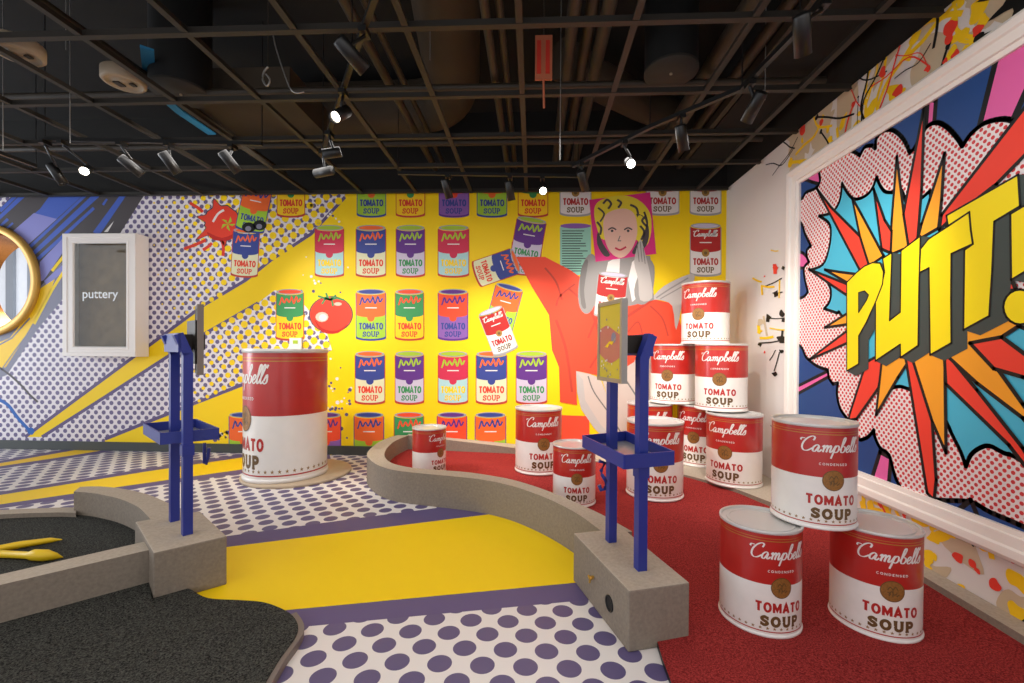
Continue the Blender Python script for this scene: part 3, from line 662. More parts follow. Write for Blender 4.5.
G.ribbon([(-250, 532), (0, 493.5), (146.5, 470), (241.7, 456), (320, 446)], 3, 'purple', 2); G.ribbon([(-250, 544), (0, 506.5), (122, 488.5), (241.7, 471.5), (330, 456)], 4, 'purple', 2)
G.poly([(0, 564), (228, 536), (359, 518), (444, 507), (520, 498), (580, 505), (484, 515), (228, 547), (0, 577)], 'purple', 1)
G.poly([(0, 577), (228, 547), (484, 515), (620, 498), (720, 560), (650, 576), (573.6, 583), (289, 610), (0, 638)], 'yellow', 3)
G.poly([(0, 638), (289, 610), (573.6, 583), (650, 576), (650, 596), (566, 602), (301, 627), (0, 655)], 'purple', 1)
struct(fl.build('floor', recalc=False))
bb = MB(); bb.box(((XL-1.76)/2, D-.015, .062), (-1.76-XL, .03, .124), 'baseboard'); struct(bb.build('baseboard_back'))
# porthole through the back wall and the bright space beyond it
win = bpy.data.objects.new('window_1', None); C.objects.link(win); win.location = (HOLE.x, D, HOLE.z); win['kind'] = 'structure'
def ringrows(prof, n=64): return [[(HOLE.x+r*math.cos(2*PI*k/n), y, HOLE.z+r*math.sin(2*PI*k/n)) for k in range(n)] for r, y in prof]
g = MB(); g.grid(ringrows([(HR, D), (HR, D-.05), (HR-.006, D-.058), (RIN+.006, D-.058), (RIN, D-.05), (RIN, D+.02)]), 'gold_paint', close_u=True); part(win, 'window_frame', g)
g = MB(); g.grid(ringrows([(RIN+.001, D+.01), (RIN+.001, D+.68)]), 'copper', close_u=True); g.grid(ringrows([(RIN+.04, D+.01), (RIN+.04, D+.68)]), 'copper', close_u=True)
for ang in (.6, 1.9, 3.4, 4.6): g.grid(ringrows([(RIN-.012, D+.2), (RIN-.012, D+.24)]), 'copper', close_u=True); break
part(win, 'window_sleeve', g)
g = MB(); g.face([(-14, D+4, -.2), (-3, D+4, -.2), (-3, D+4, 4), (-14, D+4, 4)], 'backdrop')
for k in range(22): g.box((-14+.5*k, D+3.97, 2), (.11 if k % 3 else .2, .05, 4), 'backdrop_dark')
g.box((-8.5, D+3.7, 1.15), (11, .05, .06), 'backdrop_dark'); g.box((-8.5, D+3.5, .95), (11, .5, .05), 'backdrop'); g.box((-8.5, D+3.3, .55), (11, .05, .09), 'black')
struct(g.build('wall_beyond'))
g = MB(); g.face([(-14, D+.02, -.01), (-3, D+.02, -.01), (-3, D+4, -.01), (-14, D+4, -.01)], 'backdrop'); struct(g.build('floor_beyond'))

# ================================================================ CONCRETE CURBS, BLOCKS, TURF
def xy(px, py, z): p = atz(px, py, z); return (p.x, min(p.y, D-.012))
turf_f = lambda x, y: turf(y)
def strip(mb, outer, inner, z0, z1, mt, top):
    n = len(outer); f1 = z1 if callable(z1) else (lambda x, y: z1)
    lo = [[(p[0], p[1], z0) for p in L_] for L_ in (outer, inner)]; hi = [[(p[0], p[1], f1(*p)) for p in L_] for L_ in (outer, inner)]
    mb.grid([hi[0], hi[1]], top, smooth=False)
    mb.grid([lo[0], hi[0]], mt); mb.grid([hi[1], lo[1]], mt); mb.grid([lo[1], lo[0]], mt, smooth=False)
    for i in (0, n-1): mb.face([lo[0][i], hi[0][i], hi[1][i], lo[1][i]], mt)
def resamp(pts, n):
    L_ = [0]
    for a, b in zip(pts, pts[1:]): L_.append(L_[-1]+math.dist(a, b))
    out = []
    for k in range(n):
        t = L_[-1]*k/(n-1); i = max(0, min(len(pts)-2, next((j for j in range(len(L_)-1) if L_[j+1] >= t), len(pts)-2)))
        s = (t-L_[i])/max(1e-9, L_[i+1]-L_[i]); out.append((pts[i][0]+s*(pts[i+1][0]-pts[i][0]), pts[i][1]+s*(pts[i+1][1]-pts[i][1])))
    return out
ZC = .308
outer = [xy(x, y, ZC) for x, y in [(398, 434.8), (390, 437), (378, 442.5), (369, 450), (367.3, 456), (376.4, 464), (394, 469.8), (420, 472.9), (452.5, 476), (480, 479), (506, 484), (529, 491), (553.8, 501), (578.4, 514), (599.4, 529.2), (606, 534)]]
inner = [xy(x, y, ZC) for x, y in [(408, 435.2), (401, 438), (393, 442), (386, 449.3), (384.8, 456.6), (392.5, 463), (411.5, 467.3), (438, 469.6), (467, 471.8), (496.5, 476.2), (515, 480), (538, 487), (564.3, 497), (589, 508), (606.5, 516.5), (632, 531)]]
outer = resamp(smooth(outer, 5), 60); inner = resamp(smooth(inner, 5), 60)
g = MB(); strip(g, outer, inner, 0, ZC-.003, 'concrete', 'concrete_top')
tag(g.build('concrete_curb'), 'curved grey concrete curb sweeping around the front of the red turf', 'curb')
def ztop(x, y): return .31 if x < -1.75 else .31-.12*(x+1.75)/1.5 if x < -.25 else .19-.075*(x+.25)/1.0 if x < .75 else .115
line = [(-1.72, 6.02)]+[(atturf(x, y).x, atturf(x, y).y) for x, y in [(430, 450), (470, 451.8), (514, 453.8), (560, 457.5), (610, 464), (650, 470), (682, 476), (735, 492), (771, 507)]]+[(XR-.13, 3.7)]
line = resamp(smooth(line, 4), 30)
back = resamp([(-1.72, D-.012), (1.2, D-.012), (XR-.004, D-.012), (XR-.004, 3.7)], 60)
g = MB(); pts = line+[(XR-.004, 3.7), (XR-.004, D-.012)]+[(x, D-.012) for x in (1.5, .75, .2, -.25, -.8, -1.3, -1.72)]
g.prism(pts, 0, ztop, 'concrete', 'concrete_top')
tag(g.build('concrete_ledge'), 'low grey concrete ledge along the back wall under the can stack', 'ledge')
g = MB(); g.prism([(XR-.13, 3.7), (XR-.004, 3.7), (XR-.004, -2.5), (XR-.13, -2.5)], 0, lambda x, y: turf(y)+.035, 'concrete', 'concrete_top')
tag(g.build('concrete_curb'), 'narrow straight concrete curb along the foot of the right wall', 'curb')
# right block
bA, bB, bC, bD = [xy(x, y, ZC) for x, y in ((573.5, 533), (628.9, 590.9), (689.8, 582.5), (622.7, 527.6))]
def block(name_label, q, extra=None):
    g = MB(); lo = [Vector((x, y, 0)) for x, y in q]; hi = [Vector((x, y, ZC)) for x, y in q]
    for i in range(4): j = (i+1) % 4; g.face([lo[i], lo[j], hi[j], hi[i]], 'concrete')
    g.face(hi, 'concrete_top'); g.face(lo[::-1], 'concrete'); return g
root = empty('concrete_block', (sum(p[0] for p in (bA, bB, bC, bD))/4, sum(p[1] for p in (bA, bB, bC, bD))/4, 0), 'grey concrete block beside the red turf with a round hole in its side', 'block')
g = block('', (bA, bB, bC, bD)); o = part(root, 'body', g, weld=True)
bv = o.modifiers.new('bevel', 'BEVEL'); bv.width = .008; bv.segments = 2
n_ = Vector((bB[0]-bA[0], bB[1]-bA[1], 0)).normalized(); nrm = Vector((n_.y, -n_.x, 0)); nrm = nrm if nrm.x < 0 else -nrm
def onface(px, py): d = ray(px, py); p0 = Vector((bA[0], bA[1], 0)); return O+d*((p0-O).dot(nrm)/d.dot(nrm))
hc = onface(609.6, 603.4)
g = MB(); rws = []
for r, h in ((.043, 0), (.043, .006), (.036, .006), (.034, .001)): rws.append([hc+nrm*h+n_*(r*math.cos(2*PI*k/32))+Vector((0, 0, r*math.sin(2*PI*k/32))) for k in range(32)])
g.grid(rws, 'black', close_u=True); g.face(rws[-1], 'black'); part(root, 'port_hole', g, 'black round port')
bc_ = onface(593.5, 577)
g = MB(); g.tube([bc_, bc_+nrm*.03], .009, 'brass'); g.tube([bc_+nrm*.02, bc_+nrm*.02-Vector((0, 0, .035))+n_*-.01], .006, 'brass'); g.tube([bc_+nrm*.022-n_*.02, bc_+nrm*.022+n_*.025+Vector((0, 0, .004))], .006, 'brass')
part(root, 'valve', g, 'small brass valve')
# red turf
mid = [(b[0]*.9+a[0]*.1, b[1]*.9+a[1]*.1) for a, b in zip(outer, inner)]
tp = mid+[((bA[0]+bD[0])/2, (bA[1]+bD[1])/2), ((bB[0]+bC[0])/2-.02, (bB[1]+bC[1])/2+.05)]
for q in ((657, 641), (663, 660), (672, 683), (684, 720), (690, 780)): p = atz(*q, .03); tp.append((p.x, p.y))
tp += [(.62, .2), (XR-.06, .2), (XR-.06, 4.2)]+[(p[0]+.05, p[1]+.04) for p in line[::-1] if p[1] > 4.25 and p[1] < 6.0]+[(-1.72, D-.06)]
g = MB(); g.prism(tp, .0005, lambda x, y: turf(y), 'black', 'turf_red')
tag(g.build('putting_turf'), 'red putting turf lying under and around the soup cans', 'turf')
# left block and basin
lL, lF, lR, lB = [xy(x, y, ZC) for x, y in ((134.9, 521.6), (153.3, 552.8), (227, 535.9), (200, 511))]
root = empty('concrete_block', (sum(p[0] for p in (lL, lF, lR, lB))/4, sum(p[1] for p in (lL, lF, lR, lB))/4, 0), 'grey concrete block at the end of the left basin carrying a blue stand', 'block')
o = part(root, 'body', block('', (lL, lF, lR, lB)), weld=True); bv = o.modifiers.new('bevel', 'BEVEL'); bv.width = .008; bv.segments = 2
wo = [xy(x, y, .28) for x, y in ((-160, 622.5), (0, 585), (151, 549.4))]; wi = [xy(x, y, .28) for x, y in ((-160, 611), (0, 574.5), (144, 541.8))]
g = MB(); strip(g, wo, wi, 0, .28, 'concrete', 'concrete_top')
tag(g.build('concrete_curb'), 'straight concrete curb in front of the left black basin', 'curb')
co_ = [xy(x, y, ZC) for x, y in ((80, 486.5), (96, 486), (112.4, 487), (130, 489.7), (149.3, 494.5), (168, 502.5), (200, 516))]; ci_ = [xy(x, y, ZC) for x, y in ((73.8, 491.3), (86, 492), (98.4, 493.7), (119.4, 498.4), (137, 506), (147, 515), (165, 535))]
co_ = resamp(smooth(co_, 4), 30); ci_ = resamp(smooth(ci_, 4), 30)
g = MB(); strip(g, co_, ci_, 0, ZC-.003, 'concrete', 'concrete_top')
tag(g.build('concrete_curb'), 'tall curved concrete curb joining the left block behind the black basin', 'curb')
lo_ = [xy(x, y, .15) for x, y in ((-160, 527), (-80, 516), (0, 510), (60, 507.5), (76, 507.5))]; li_ = [xy(x, y, .15) for x, y in ((-160, 533), (-80, 521.5), (0, 514.5), (55, 512.5), (76, 513))]
lo_ = resamp(smooth(lo_, 4), 24); li_ = resamp(smooth(li_, 4), 24)
g = MB(); strip(g, lo_, li_, 0, .15, 'concrete', 'concrete_top')
tag(g.build('concrete_curb'), 'low concrete curb at the back of the left black basin', 'curb')
md = lambda a, b: [((p[0]+q[0])/2, (p[1]+q[1])/2) for p, q in zip(a, b)]
bas = md(lo_, li_)+md(co_, ci_)[2:]+[((lL[0]+lF[0])/2+.1, (lL[1]+lF[1])/2)]+md(wo, wi)[::-1]
g = MB(); g.prism(bas, .0005, .115, 'turf_black', 'turf_black')
tag(g.build('basin_turf'), 'black turf filling the left basin under two yellow pointed sticks', 'turf')
# near black turf
no = [(-160, 640), (0, 600), (150, 562), (192, 590), (208, 598), (239, 600), (262.6, 602), (280.5, 608), (292, 615), (298, 625.6), (295, 637.5), (280, 658), (264, 685), (240, 730)]
npt = [xy(x, y, .045) for x, y in no]
npt[0:3] = [((wo[0][0]+wi[0][0])/2, (wo[0][1]+wi[0][1])/2), ((wo[1][0]+wi[1][0])/2, (wo[1][1]+wi[1][1])/2), ((lL[0]+lF[0])/2+.12, (lL[1]+lF[1])/2)]
npt = npt[:3]+smooth(npt[3:], 4)+[(-1.0, 1.15), (-1.3, .8), (-5, .8)]
g = MB(); g.prism(npt, .0005, .045, 'turf_black', 'turf_black')
wv = Vector((wo[2][0]-wo[0][0], wo[2][1]-wo[0][1], 0)).normalized(); wn = Vector((wv.y, -wv.x, 0)); wn = wn if wn.y < 0 else -wn
a_, b_ = Vector((*wo[0], 0)), Vector((*wo[2], 0))-wv*.01
g.face([a_+Vector((0, 0, .085)), b_+Vector((0, 0, .085)), b_+wn*.3+Vector((0, 0, .046)), a_+wn*.3+Vector((0, 0, .046))], 'turf_black')
nt_ = g.build('tee_turf'); tag(nt_, 'black turf mat in the near left corner with a rounded end', 'turf')
ed = MB(); path = [xy(x, y, .04) for x, y in [(291, 614), (298, 625.6), (295, 637.5), (280, 658), (264, 685), (240, 730)]]
path = smooth(path, 4)
A2 = []; B2 = []
for i, p in enumerate(path):
    q0 = path[max(0, i-1)]; q1 = path[min(len(path)-1, i+1)]; d = Vector((q1[0]-q0[0], q1[1]-q0[1])).normalized(); n2 = Vector((d.y, -d.x)); n2 = -n2
    A2.append(p); B2.append((p[0]+n2.x*.028, p[1]+n2.y*.028))
strip(ed, A2, B2, 0, .04, 'bronze_trim', 'bronze_trim')
e_ = ed.build('edge_strip'); e_.parent = nt_; e_['label'] = 'brown edging strip'
# yellow pointed sticks
def stick(pts, rad, label):
    g = MB(); P3 = []
    for (x, y), r in zip(pts, rad): P3.append(atz(x, y, .115+max(r, .008)+.004))
    for i in range(len(P3)): P3[i].z = .117+rad[i]
    g.tube(P3, 0, 'toolyellow', n=14, rr=rad); tag(g.build('pointed_stick'), label, 'stick')
stick([(-60, 563), (-20, 552), (20, 544.5), (50, 540), (62, 538.5)], [.02, .022, .024, .018, .003], 'yellow stick tapering to a point, the far one in the left basin')
stick([(-60, 551), (-10, 553), (28, 555), (34, 554.5), (45, 555), (55, 556), (63, 556)], [.022, .023, .022, .034, .036, .022, .002], 'yellow stick with a swollen pointed end, the near one in the left basin')

# ================================================================ SOUP CANS
def can_dir(a): return math.atan2(a[0], a[1])
def canfit(xl, xr2, R, yb=None, zb=None, yt=None):
    ym = yb or yt
    a1, a2 = can_dir(ray(xl, ym)), can_dir(ray(xr2, ym)); s = math.sin((a2-a1)/2); am = (a1+a2)/2; d = R/s
    return (d*math.sin(am), d*math.cos(am))
# unit can: height 1, radius .37, label facing -Y
UR = .37
body = MB()
body.lathe([(UR-.004, .028), (UR-.004, .972)], None, 96, mats=['label_white'])
cs = Surf(body, lambda u, v: (u, v), lambda u, v, L: Vector(((UR-.004+.0009*L)*math.cos(-PI/2+u/UR), (UR-.004+.0009*L)*math.sin(-PI/2+u/UR), v)))
for z0, z1, mt_, L_ in ((.5, .972, 'label_red', 1), (.905, .912, 'label_gold', 2), (.93, .935, 'label_gold', 2), (.05, .06, 'label_red', 1)):
    r = UR-.004+.0009*L_; body.lathe([(r, z0), (r, z1)], None, 96, mats=[mt_])
script(cs, 0, .782, .56, 'white', 3, wt=.19, step=.02)
text(cs, 'CONDENSED', 0, .628, .25, .022, 'white', 3, wt=.2, step=.015, gap=.35)
for rr_, mt_, L_ in ((.098, 'label_brown', 3), (.091, 'label_seal', 4)):
    for i in range(3):
        ra, rb = rr_*i/3, rr_*(i+1)/3
        for k in range(28):
            t0, t1 = 2*PI*k/28, 2*PI*(k+1)/28
            q = [(ra*math.cos(t0), ra*math.sin(t0)), (rb*math.cos(t0), rb*math.sin(t0)), (rb*math.cos(t1), rb*math.sin(t1)), (ra*math.cos(t1), ra*math.sin(t1))]
            if i == 0: q = q[1:]
            cs.poly([(x, .475+y) for x, y in q], mt_, L_)
for st in ([(-.04, .01), (-.02, .04), (0, .02), (.02, .045), (.04, .015)], [(-.03, -.03), (-.01, .0), (.01, -.03), (.035, -.01)], [(0, -.05), (.0, .03)], [(-.045, -.01), (-.02, -.02), (-.03, -.045)], [(.03, -.045), (.05, -.02)]):
    cs.ribbon([(x, .475+y) for x, y in smooth(st)], .009, 'label_brown', 5)
text(cs, 'TOMATO', 0, .285, .45, .09, 'label_red', 2, wt=.24, step=.02, gap=.28)
text(cs, 'SOUP', 0, .155, .36, .09, 'label_brown', 2, wt=.31, slab=True, step=.02, gap=.32)
nst = 38; mat('star_brown', (150, 116, 66), .4)
for k in range(nst):
    u = 2*PI*UR*k/nst
    cs.poly([(u+(.018 if j % 2 == 0 else .0075)*math.cos(PI/2+PI*j/5), .086+(.018 if j % 2 == 0 else .0065)*math.sin(PI/2+PI*j/5)) for j in range(10)], 'star_brown', 1)
lid = MB(); lid.lathe([(UR-.005, .968), (UR+.004, .972), (UR+.007, .985), (UR+.004, .999), (UR-.008, 1.0), (UR-.016, .994), (UR-.02, .978), (UR-.06, .976), (UR-.065, .984), (UR-.085, .984), (UR-.09, .977), (.0005, .976)], 'lidmetal', 128, sm=False)
bot = MB(); bot.lathe([(UR-.004, .03), (UR+.003, .026), (UR+.007, .016), (UR+.005, .002), (UR-.004, .0), (.0005, .004)], 'canwhite', 96)
meshes = {}
def soup_can(c, z, R, H, seal_px, label, group='giant soup cans', rz=None):
    if rz is None:
        d = ray(*seal_px); a = d.x**2+d.y**2; b = -(d.x*c[0]+d.y*c[1]); cc = c[0]**2+c[1]**2-R*R; disc = max(0, b*b-a*cc)
        t = (-b-math.sqrt(disc))/a; ang = math.atan2(d.y*t-c[1], d.x*t-c[0]); rz = ang+PI/2
    root = empty('soup_can', (c[0], c[1], z), label, 'can', group)
    root.rotation_euler = (0, 0, rz); root.scale = (R/UR, R/UR, H)
    for nm, mb in (('body', body), ('lid', lid), ('bottom_rim', bot)):
        if nm not in meshes:
            o = mb.build(nm, None, recalc=(nm != 'body')); meshes[nm] = o
        else:
            o = meshes[nm].copy(); C.objects.link(o)
        o.parent = root
    return root
RS, HS, RL, HL = .2005, .542, .271, .728
def base(xm, yb, R, xl, xr2, zb=None):
    """stand a can on the turf (or on height zb) from its silhouette"""
    c = canfit(xl, xr2, R, yb=yb); z = turf(c[1]) if zb is None else zb
    return c, z
c1, z1 = base(759, 635, RS, 718.5, 802); c3, z3 = base(873, 636.6, RS, 828, 923.5)
cL, zL = base(538, 477, RL, 515, 561.5)
soup_can(c1, z1, RS, HS, (782, 588), 'small soup can nearest the concrete block, left of the front pair on red turf')
soup_can(c3, z3, RS, HS, (893, 590), 'small soup can nearest the right wall, right of the front pair on red turf')
zt2 = max(z1, z3)+HS; cT = canfit(770.5, 858, RS, yb=500)
soup_can(cT, zt2, RS, HS, (834, 478), 'small soup can balanced on top of the two front cans')
soup_can(cL, zL, RL, HL, (544, 445), 'large soup can standing alone in the middle of the red turf')
c5, z5 = base(574, 500, RS, 552.5, 595.5); soup_can(c5, z5, RS, HS, (577, 487), 'small soup can just behind the curved curb, left of the blue stand')
c6, z6 = base(654, 499, RL, 626, 683.5); soup_can(c6, z6, RL, HL, (661, 460), 'large soup can standing directly behind the blue stand tray')
c7, z7 = base(429, 470, RS*.95, 412, 446); soup_can(c7, z7, RS*.95, HS*.95, (441, 450), 'small soup can alone in the far left bend of the red turf')
ZL = .116
st = 'stacked soup cans in the corner'
c8 = canfit(627, 672.5, RL, yb=440); soup_can(c8, ZL, RL, HL, (652, 440), 'large soup can at the left of the bottom row of the corner stack', st)
c10 = canfit(705.8, 763.2, RL, yb=440)
mx_, my_ = (c8[0]+c10[0])/2+.1, (c8[1]+c10[1])/2+.18
c9 = canfit(676.7, 724.5, RL, yb=440); soup_can(c9, ZL, RL, HL, (693, 438), 'large soup can in the middle of the bottom row of the corner stack', st)
soup_can(c10, ZL, RL, HL, (724.5, 450), 'large soup can at the right front of the bottom row of the corner stack', st)
c11 = canfit(650.3, 696.0, RL, yb=375); c12 = canfit(694.7, 748.3, RL, yb=375); zz = ZL+HL
soup_can(c11, zz, RL, HL, (667, 372), 'large soup can at the left of the middle row of the corner stack', st)
soup_can(c12, zz, RL, HL, (719.5, 373), 'large soup can at the right of the middle row of the corner stack', st)
c13 = canfit(681.2, 730.3, RL, yb=310)
soup_can(c13, zz+HL, RL, HL, (698, 311), 'large soup can on the very top of the corner stack', st)
cB = (-2.88, 5.08)
soup_can(cB, .031, .446, 1.452, (245, 417), 'huge man-high soup can with its lettering turned left, on a round base', 'giant soup cans')
g = MB(); g.lathe([(.0005, .0), (.6, .0), (.6, .022), (.59, .03), (.0005, .03)], 'plate_tan', 80, (0, 0, 0)); o = g.build('round_base'); o.location = (-2.79, 5.17, 0)
tag(o, 'thin round tan base plate under the huge soup can', 'base plate')
# ================================================================ BLUE SCORE STANDS
def frame3(p, ux, uy, uz): return Matrix((ux, uy, uz)).transposed()
def stand(rear, front, side, tray_px, label, hookpx, screen):
    rear = Vector(rear); front = Vector(front); mid = (rear+front)/2; u = (front-rear); u.z = 0; u.normalize()
    p = Vector((-u.y, u.x, 0)); p = p if p.x*side > 0 else -p       # towards the tablet
    root = empty('tablet_stand', (mid.x, mid.y, ZC), label, 'stand'); Rm = frame3(None, p, u, Vector((0, 0, 1)))
    W2 = .052
    for q in (rear, front):
        g = MB(); zt = 1.46; g.box((q.x, q.y, (ZC+zt)/2), (W2, W2, zt-ZC), 'steel_blue', Rm)
        a = Vector((q.x, q.y, zt-.01)); b = a-p*.05+Vector((0, 0, .13)); g.bar(a, b, W2, W2, 'steel_blue')
        part(root, 'post', g)
    g = MB(); c = mid+Vector((0, 0, 1.525))-p*.045; g.box((c.x, c.y, c.z), (.014, (front-rear).length+W2, .12), 'steel_blue', Rm); part(root, 'top_plate', g)
    tcn = mid+p*(.13 if side < 0 else .085)+u*.075; zt_ = 1.545
    u1, p1, R1 = u, p, Rm
    if side > 0:
        u1 = Vector((-tcn.x, -tcn.y, 0)).normalized(); u1 = (u1*.8+u*.2).normalized(); p1 = Vector((-u1.y, u1.x, 0)); p1 = p1 if p1.x > 0 else -p1; R1 = frame3(None, p1, u1, Vector((0, 0, 1)))
    g = MB(); g.box((mid.x+p.x*.035+u.x*.06, mid.y+p.y*.035+u.y*.06, 1.53), (.15, .1, .10), 'steel_dark', Rm); g.box((tcn.x-p.x*.035, tcn.y-p.y*.035, 1.53), (.02, .2, .28), 'steel_dark', Rm)
    part(root, 'bracket', g, 'dark mounting bracket')
    # tray
    g = MB(); q4 = [atz(x, y, .95) for x, y in tray_px]; h = .075
    cen = sum(q4, Vector())/4; cen.z = .95-h/2; q5 = [Vector((v.x, v.y, .95-h/2)) for v in q4]
    ex = (q5[2]-q5[1]).normalized(); ey = Vector((-ex.y, ex.x, 0)); lx, ly = (q5[2]-q5[1]).length, (q5[0]-q5[1]).length
    for i in range(4): g.bar(q5[i], q5[(i+1) % 4], .01, h, 'steel_blue')
    tr = part(root, 'tray', g); g2 = MB(); g2.prism([(v.x, v.y) for v in q5], .95-h+.004, .95-h+.012, 'bare_metal')
    o2 = local(root, g2).build('tray_floor', None); o2.parent = tr; o2['label'] = 'bare metal tray floor'
    g = MB(); hp = [atz(x, y, .80) for x, y in hookpx]; dist = (hp[0]-O).length
    base_ = cen+ex*(-lx*.3*side)+ey*(-ly*.42)
    pts = []
    for x, y in hookpx:
        d = ray(x, y); t = (cen-ex*(lx/2)*(1 if side < 0 else -1)*.8).y/d.y; pts.append(O+d*t)
    g.tube([Vector(a+(0,)) if len(a) == 2 else a for a in [tuple(v) for v in pts]], .011, 'steel_blue', n=8)
    part(root, 'hook', g)
    g = MB(); g.box((front.x, front.y, .845), (.064, .064, .07), 'steel_blue', Rm); part(root, 'clamp', g)
    # the tablet display
    Ht, Wt = .45, .31
    g = MB()
    for s_ in (-1, 1):
        g.box((tcn.x+u1.x*s_*(Wt/2-.011), tcn.y+u1.y*s_*(Wt/2-.011), zt_), (.034, .022, Ht), 'bare_metal' if side < 0 else 'bronze_trim', R1)
        g.box((tcn.x, tcn.y, zt_+s_*(Ht/2-.011)), (.034, Wt-.04, .022), 'bare_metal' if side < 0 else 'bronze_trim', R1)
    g.box((tcn.x-p1.x*.008, tcn.y-p1.y*.008, zt_), (.012, Wt-.04, Ht-.04), 'steel_dark', R1); disp = part(root, 'display', g, screen[0])
    g = MB(); f0 = tcn+p1*.0105; f0.z = zt_; uu = u if True else u
    sc = Surf(g, lambda a, b: (a, b), lambda a, b, L: f0+u1*a+Vector((0, 0, b))+p1*(.0008*L))
    w, h2 = (Wt-.044)/2, (Ht-.044)/2
    sc.poly([(-w, -h2), (w, -h2), (w, h2), (-w, h2)], 'tablet_screen', 0)
    sc.poly([(-w, .01)]+smooth([(-w, .07), (-w*.3, .09), (w*.4, .06), (w, .03)])+[(w, -.07)]+smooth([(w, -.085), (0, -.12), (-w, -.07)]), 'crimson' if False else 'scr_pink', 1)
    for k in range(22): sc.poly(circ(random.uniform(-w, w)*.9, random.choice([random.uniform(.05, .16), random.uniform(-.2, -.1)]), random.uniform(.003, .008), 8), random.choice(['scr_grey', 'white']), 2)
    sc.poly([(-.06, -.03), (0, .0), (.05, .0), (.09, .03), (.03, -.02), (0, -.012), (-.02, -.035)], 'yellow2', 3); sc.poly(circ(.05, .02, .03, 12), 'scr_grey', 2)
    o3 = local(root, g).build('screen', None); o3.parent = disp
mat('scr_pink', (190, 105, 100), .25); mat('scr_grey', (120, 120, 150), .25)
ra_, rf_ = atz(611, 541, ZC), atz(640.3, 569, ZC)
stand((ra_.x, ra_.y, 0), (rf_.x, rf_.y, 0), -1, [(583, 435.3), (624.5, 455), (673.7, 451), (626, 431)], 'blue two-post steel stand with a tray, on the block beside the red turf',
      [(599, 461), (605, 463), (601, 471), (602, 475), (606, 481), (605, 489), (601, 490), (599, 485)], ('yellow display in a pale metal frame',))
la_, lf_ = atz(174.3, 520.5, ZC), atz(187, 534, ZC)
stand((la_.x, la_.y, 0), (lf_.x, lf_.y, 0), 1, [(144, 423.4), (161, 433), (218.5, 428), (195.6, 418.8)], 'blue two-post stand with a tray, on the left block in front of dotted wall',
      [(204.5, 443), (204.5, 463), (206, 464), (208, 458), (209, 448)], ('display seen edge-on from behind',))

# ================================================================ GLASS CABINET ON THE BACK WALL
YF = D-.23
q0, q1_ = aty(62, 233.5, YF), aty(135.3, 356.8, YF); cx0, cx1, cz1, cz0 = q0.x, q1_.x, q0.z, q1_.z
i0, i1 = aty(73.5, 243.5, YF), aty(125, 346.5, YF)
cab = empty('display_cabinet', ((cx0+cx1)/2, D, cz0), 'white wall cabinet with a dark glass door lettered puttery', 'cabinet')
g = MB(); T_ = .03
g.box(((cx0+cx1)/2, D-.022, (cz0+cz1)/2), (cx1-cx0-.04, .016, cz1-cz0-.04), 'cabinet_inner')
for x in (cx0+T_/2, cx1-T_/2): g.box((x, (D+YF+.016)/2, (cz0+cz1)/2), (T_, D-YF-.046, cz1-cz0), 'cabinet')
for z in (cz0+T_/2, cz1-T_/2): g.box(((cx0+cx1)/2, (D+YF+.016)/2, z), (cx1-cx0-2*T_, D-YF-.046, T_), 'cabinet')
part(cab, 'carcass', g)
g = MB(); fx0, fx1, fz0, fz1 = i0.x, i1.x, i1.z, i0.z
pr = [(1.0, YF+.03), (1.0, YF+.004), (.96, YF), (.62, YF), (.58, YF+.008), (.3, YF+.008), (.26, YF+.002), (.1, YF+.002), (0, YF+.022)]
rows = []
for t, y in pr: rows.append([(fx0+(cx0-fx0)*t, y, fz0+(cz0-fz0)*t), (fx1+(cx1-fx1)*t, y, fz0+(cz0-fz0)*t), (fx1+(cx1-fx1)*t, y, fz1+(cz1-fz1)*t), (fx0+(cx0-fx0)*t, y, fz1+(cz1-fz1)*t)])
g.grid(rows, 'cabinet', close_u=True, smooth=False); door = part(cab, 'door', g)
g = MB(); g.box(((fx0+fx1)/2, YF+.02, (fz0+fz1)/2), (fx1-fx0+.02, .006, fz1-fz0+.02), 'glass'); o = local(cab, g).build('glass_pane', None); o.parent = door
cu = bpy.data.curves.new('lettering', 'FONT'); cu.body = 'puttery'; cu.size = 1; cu.offset = .012; to = bpy.data.objects.new('tmp', cu); C.objects.link(to)
me = bpy.data.meshes.new_from_object(to.evaluated_get(bpy.context.evaluated_depsgraph_get())); bpy.data.objects.remove(to)
xs = [v.co.x for v in me.vertices]; a_, b_ = aty(82.5, 298, YF+.014), aty(118, 298, YF+.014); k = (b_.x-a_.x)/(max(xs)-min(xs))
for v in me.vertices: v.co = Vector((a_.x+(v.co.x-min(xs))*k-cab.location.x, YF+.015-cab.location.y, a_.z+v.co.y*k-cab.location.z))
me.materials.clear(); me.materials.append(MATS['ink_white']); o = bpy.data.objects.new('lettering', me); C.objects.link(o); o.parent = door; o['label'] = 'white lowercase lettering puttery'
# small wall plate above the huge can
g = MB(); a_, b_ = aty(290, 338, D-.02), aty(302, 349, D-.02)
g.box(((a_.x+b_.x)/2, D-.022, (a_.z+b_.z)/2), (b_.x-a_.x, .03, a_.z-b_.z), 'cabinet'); g.box(((a_.x+b_.x)/2, D-.038, (a_.z+b_.z)/2+.02), (.07, .004, .05), 'ygreen')
tag(g.build('wall_plate'), 'small white wall plate with a green label behind the huge can', 'plate')

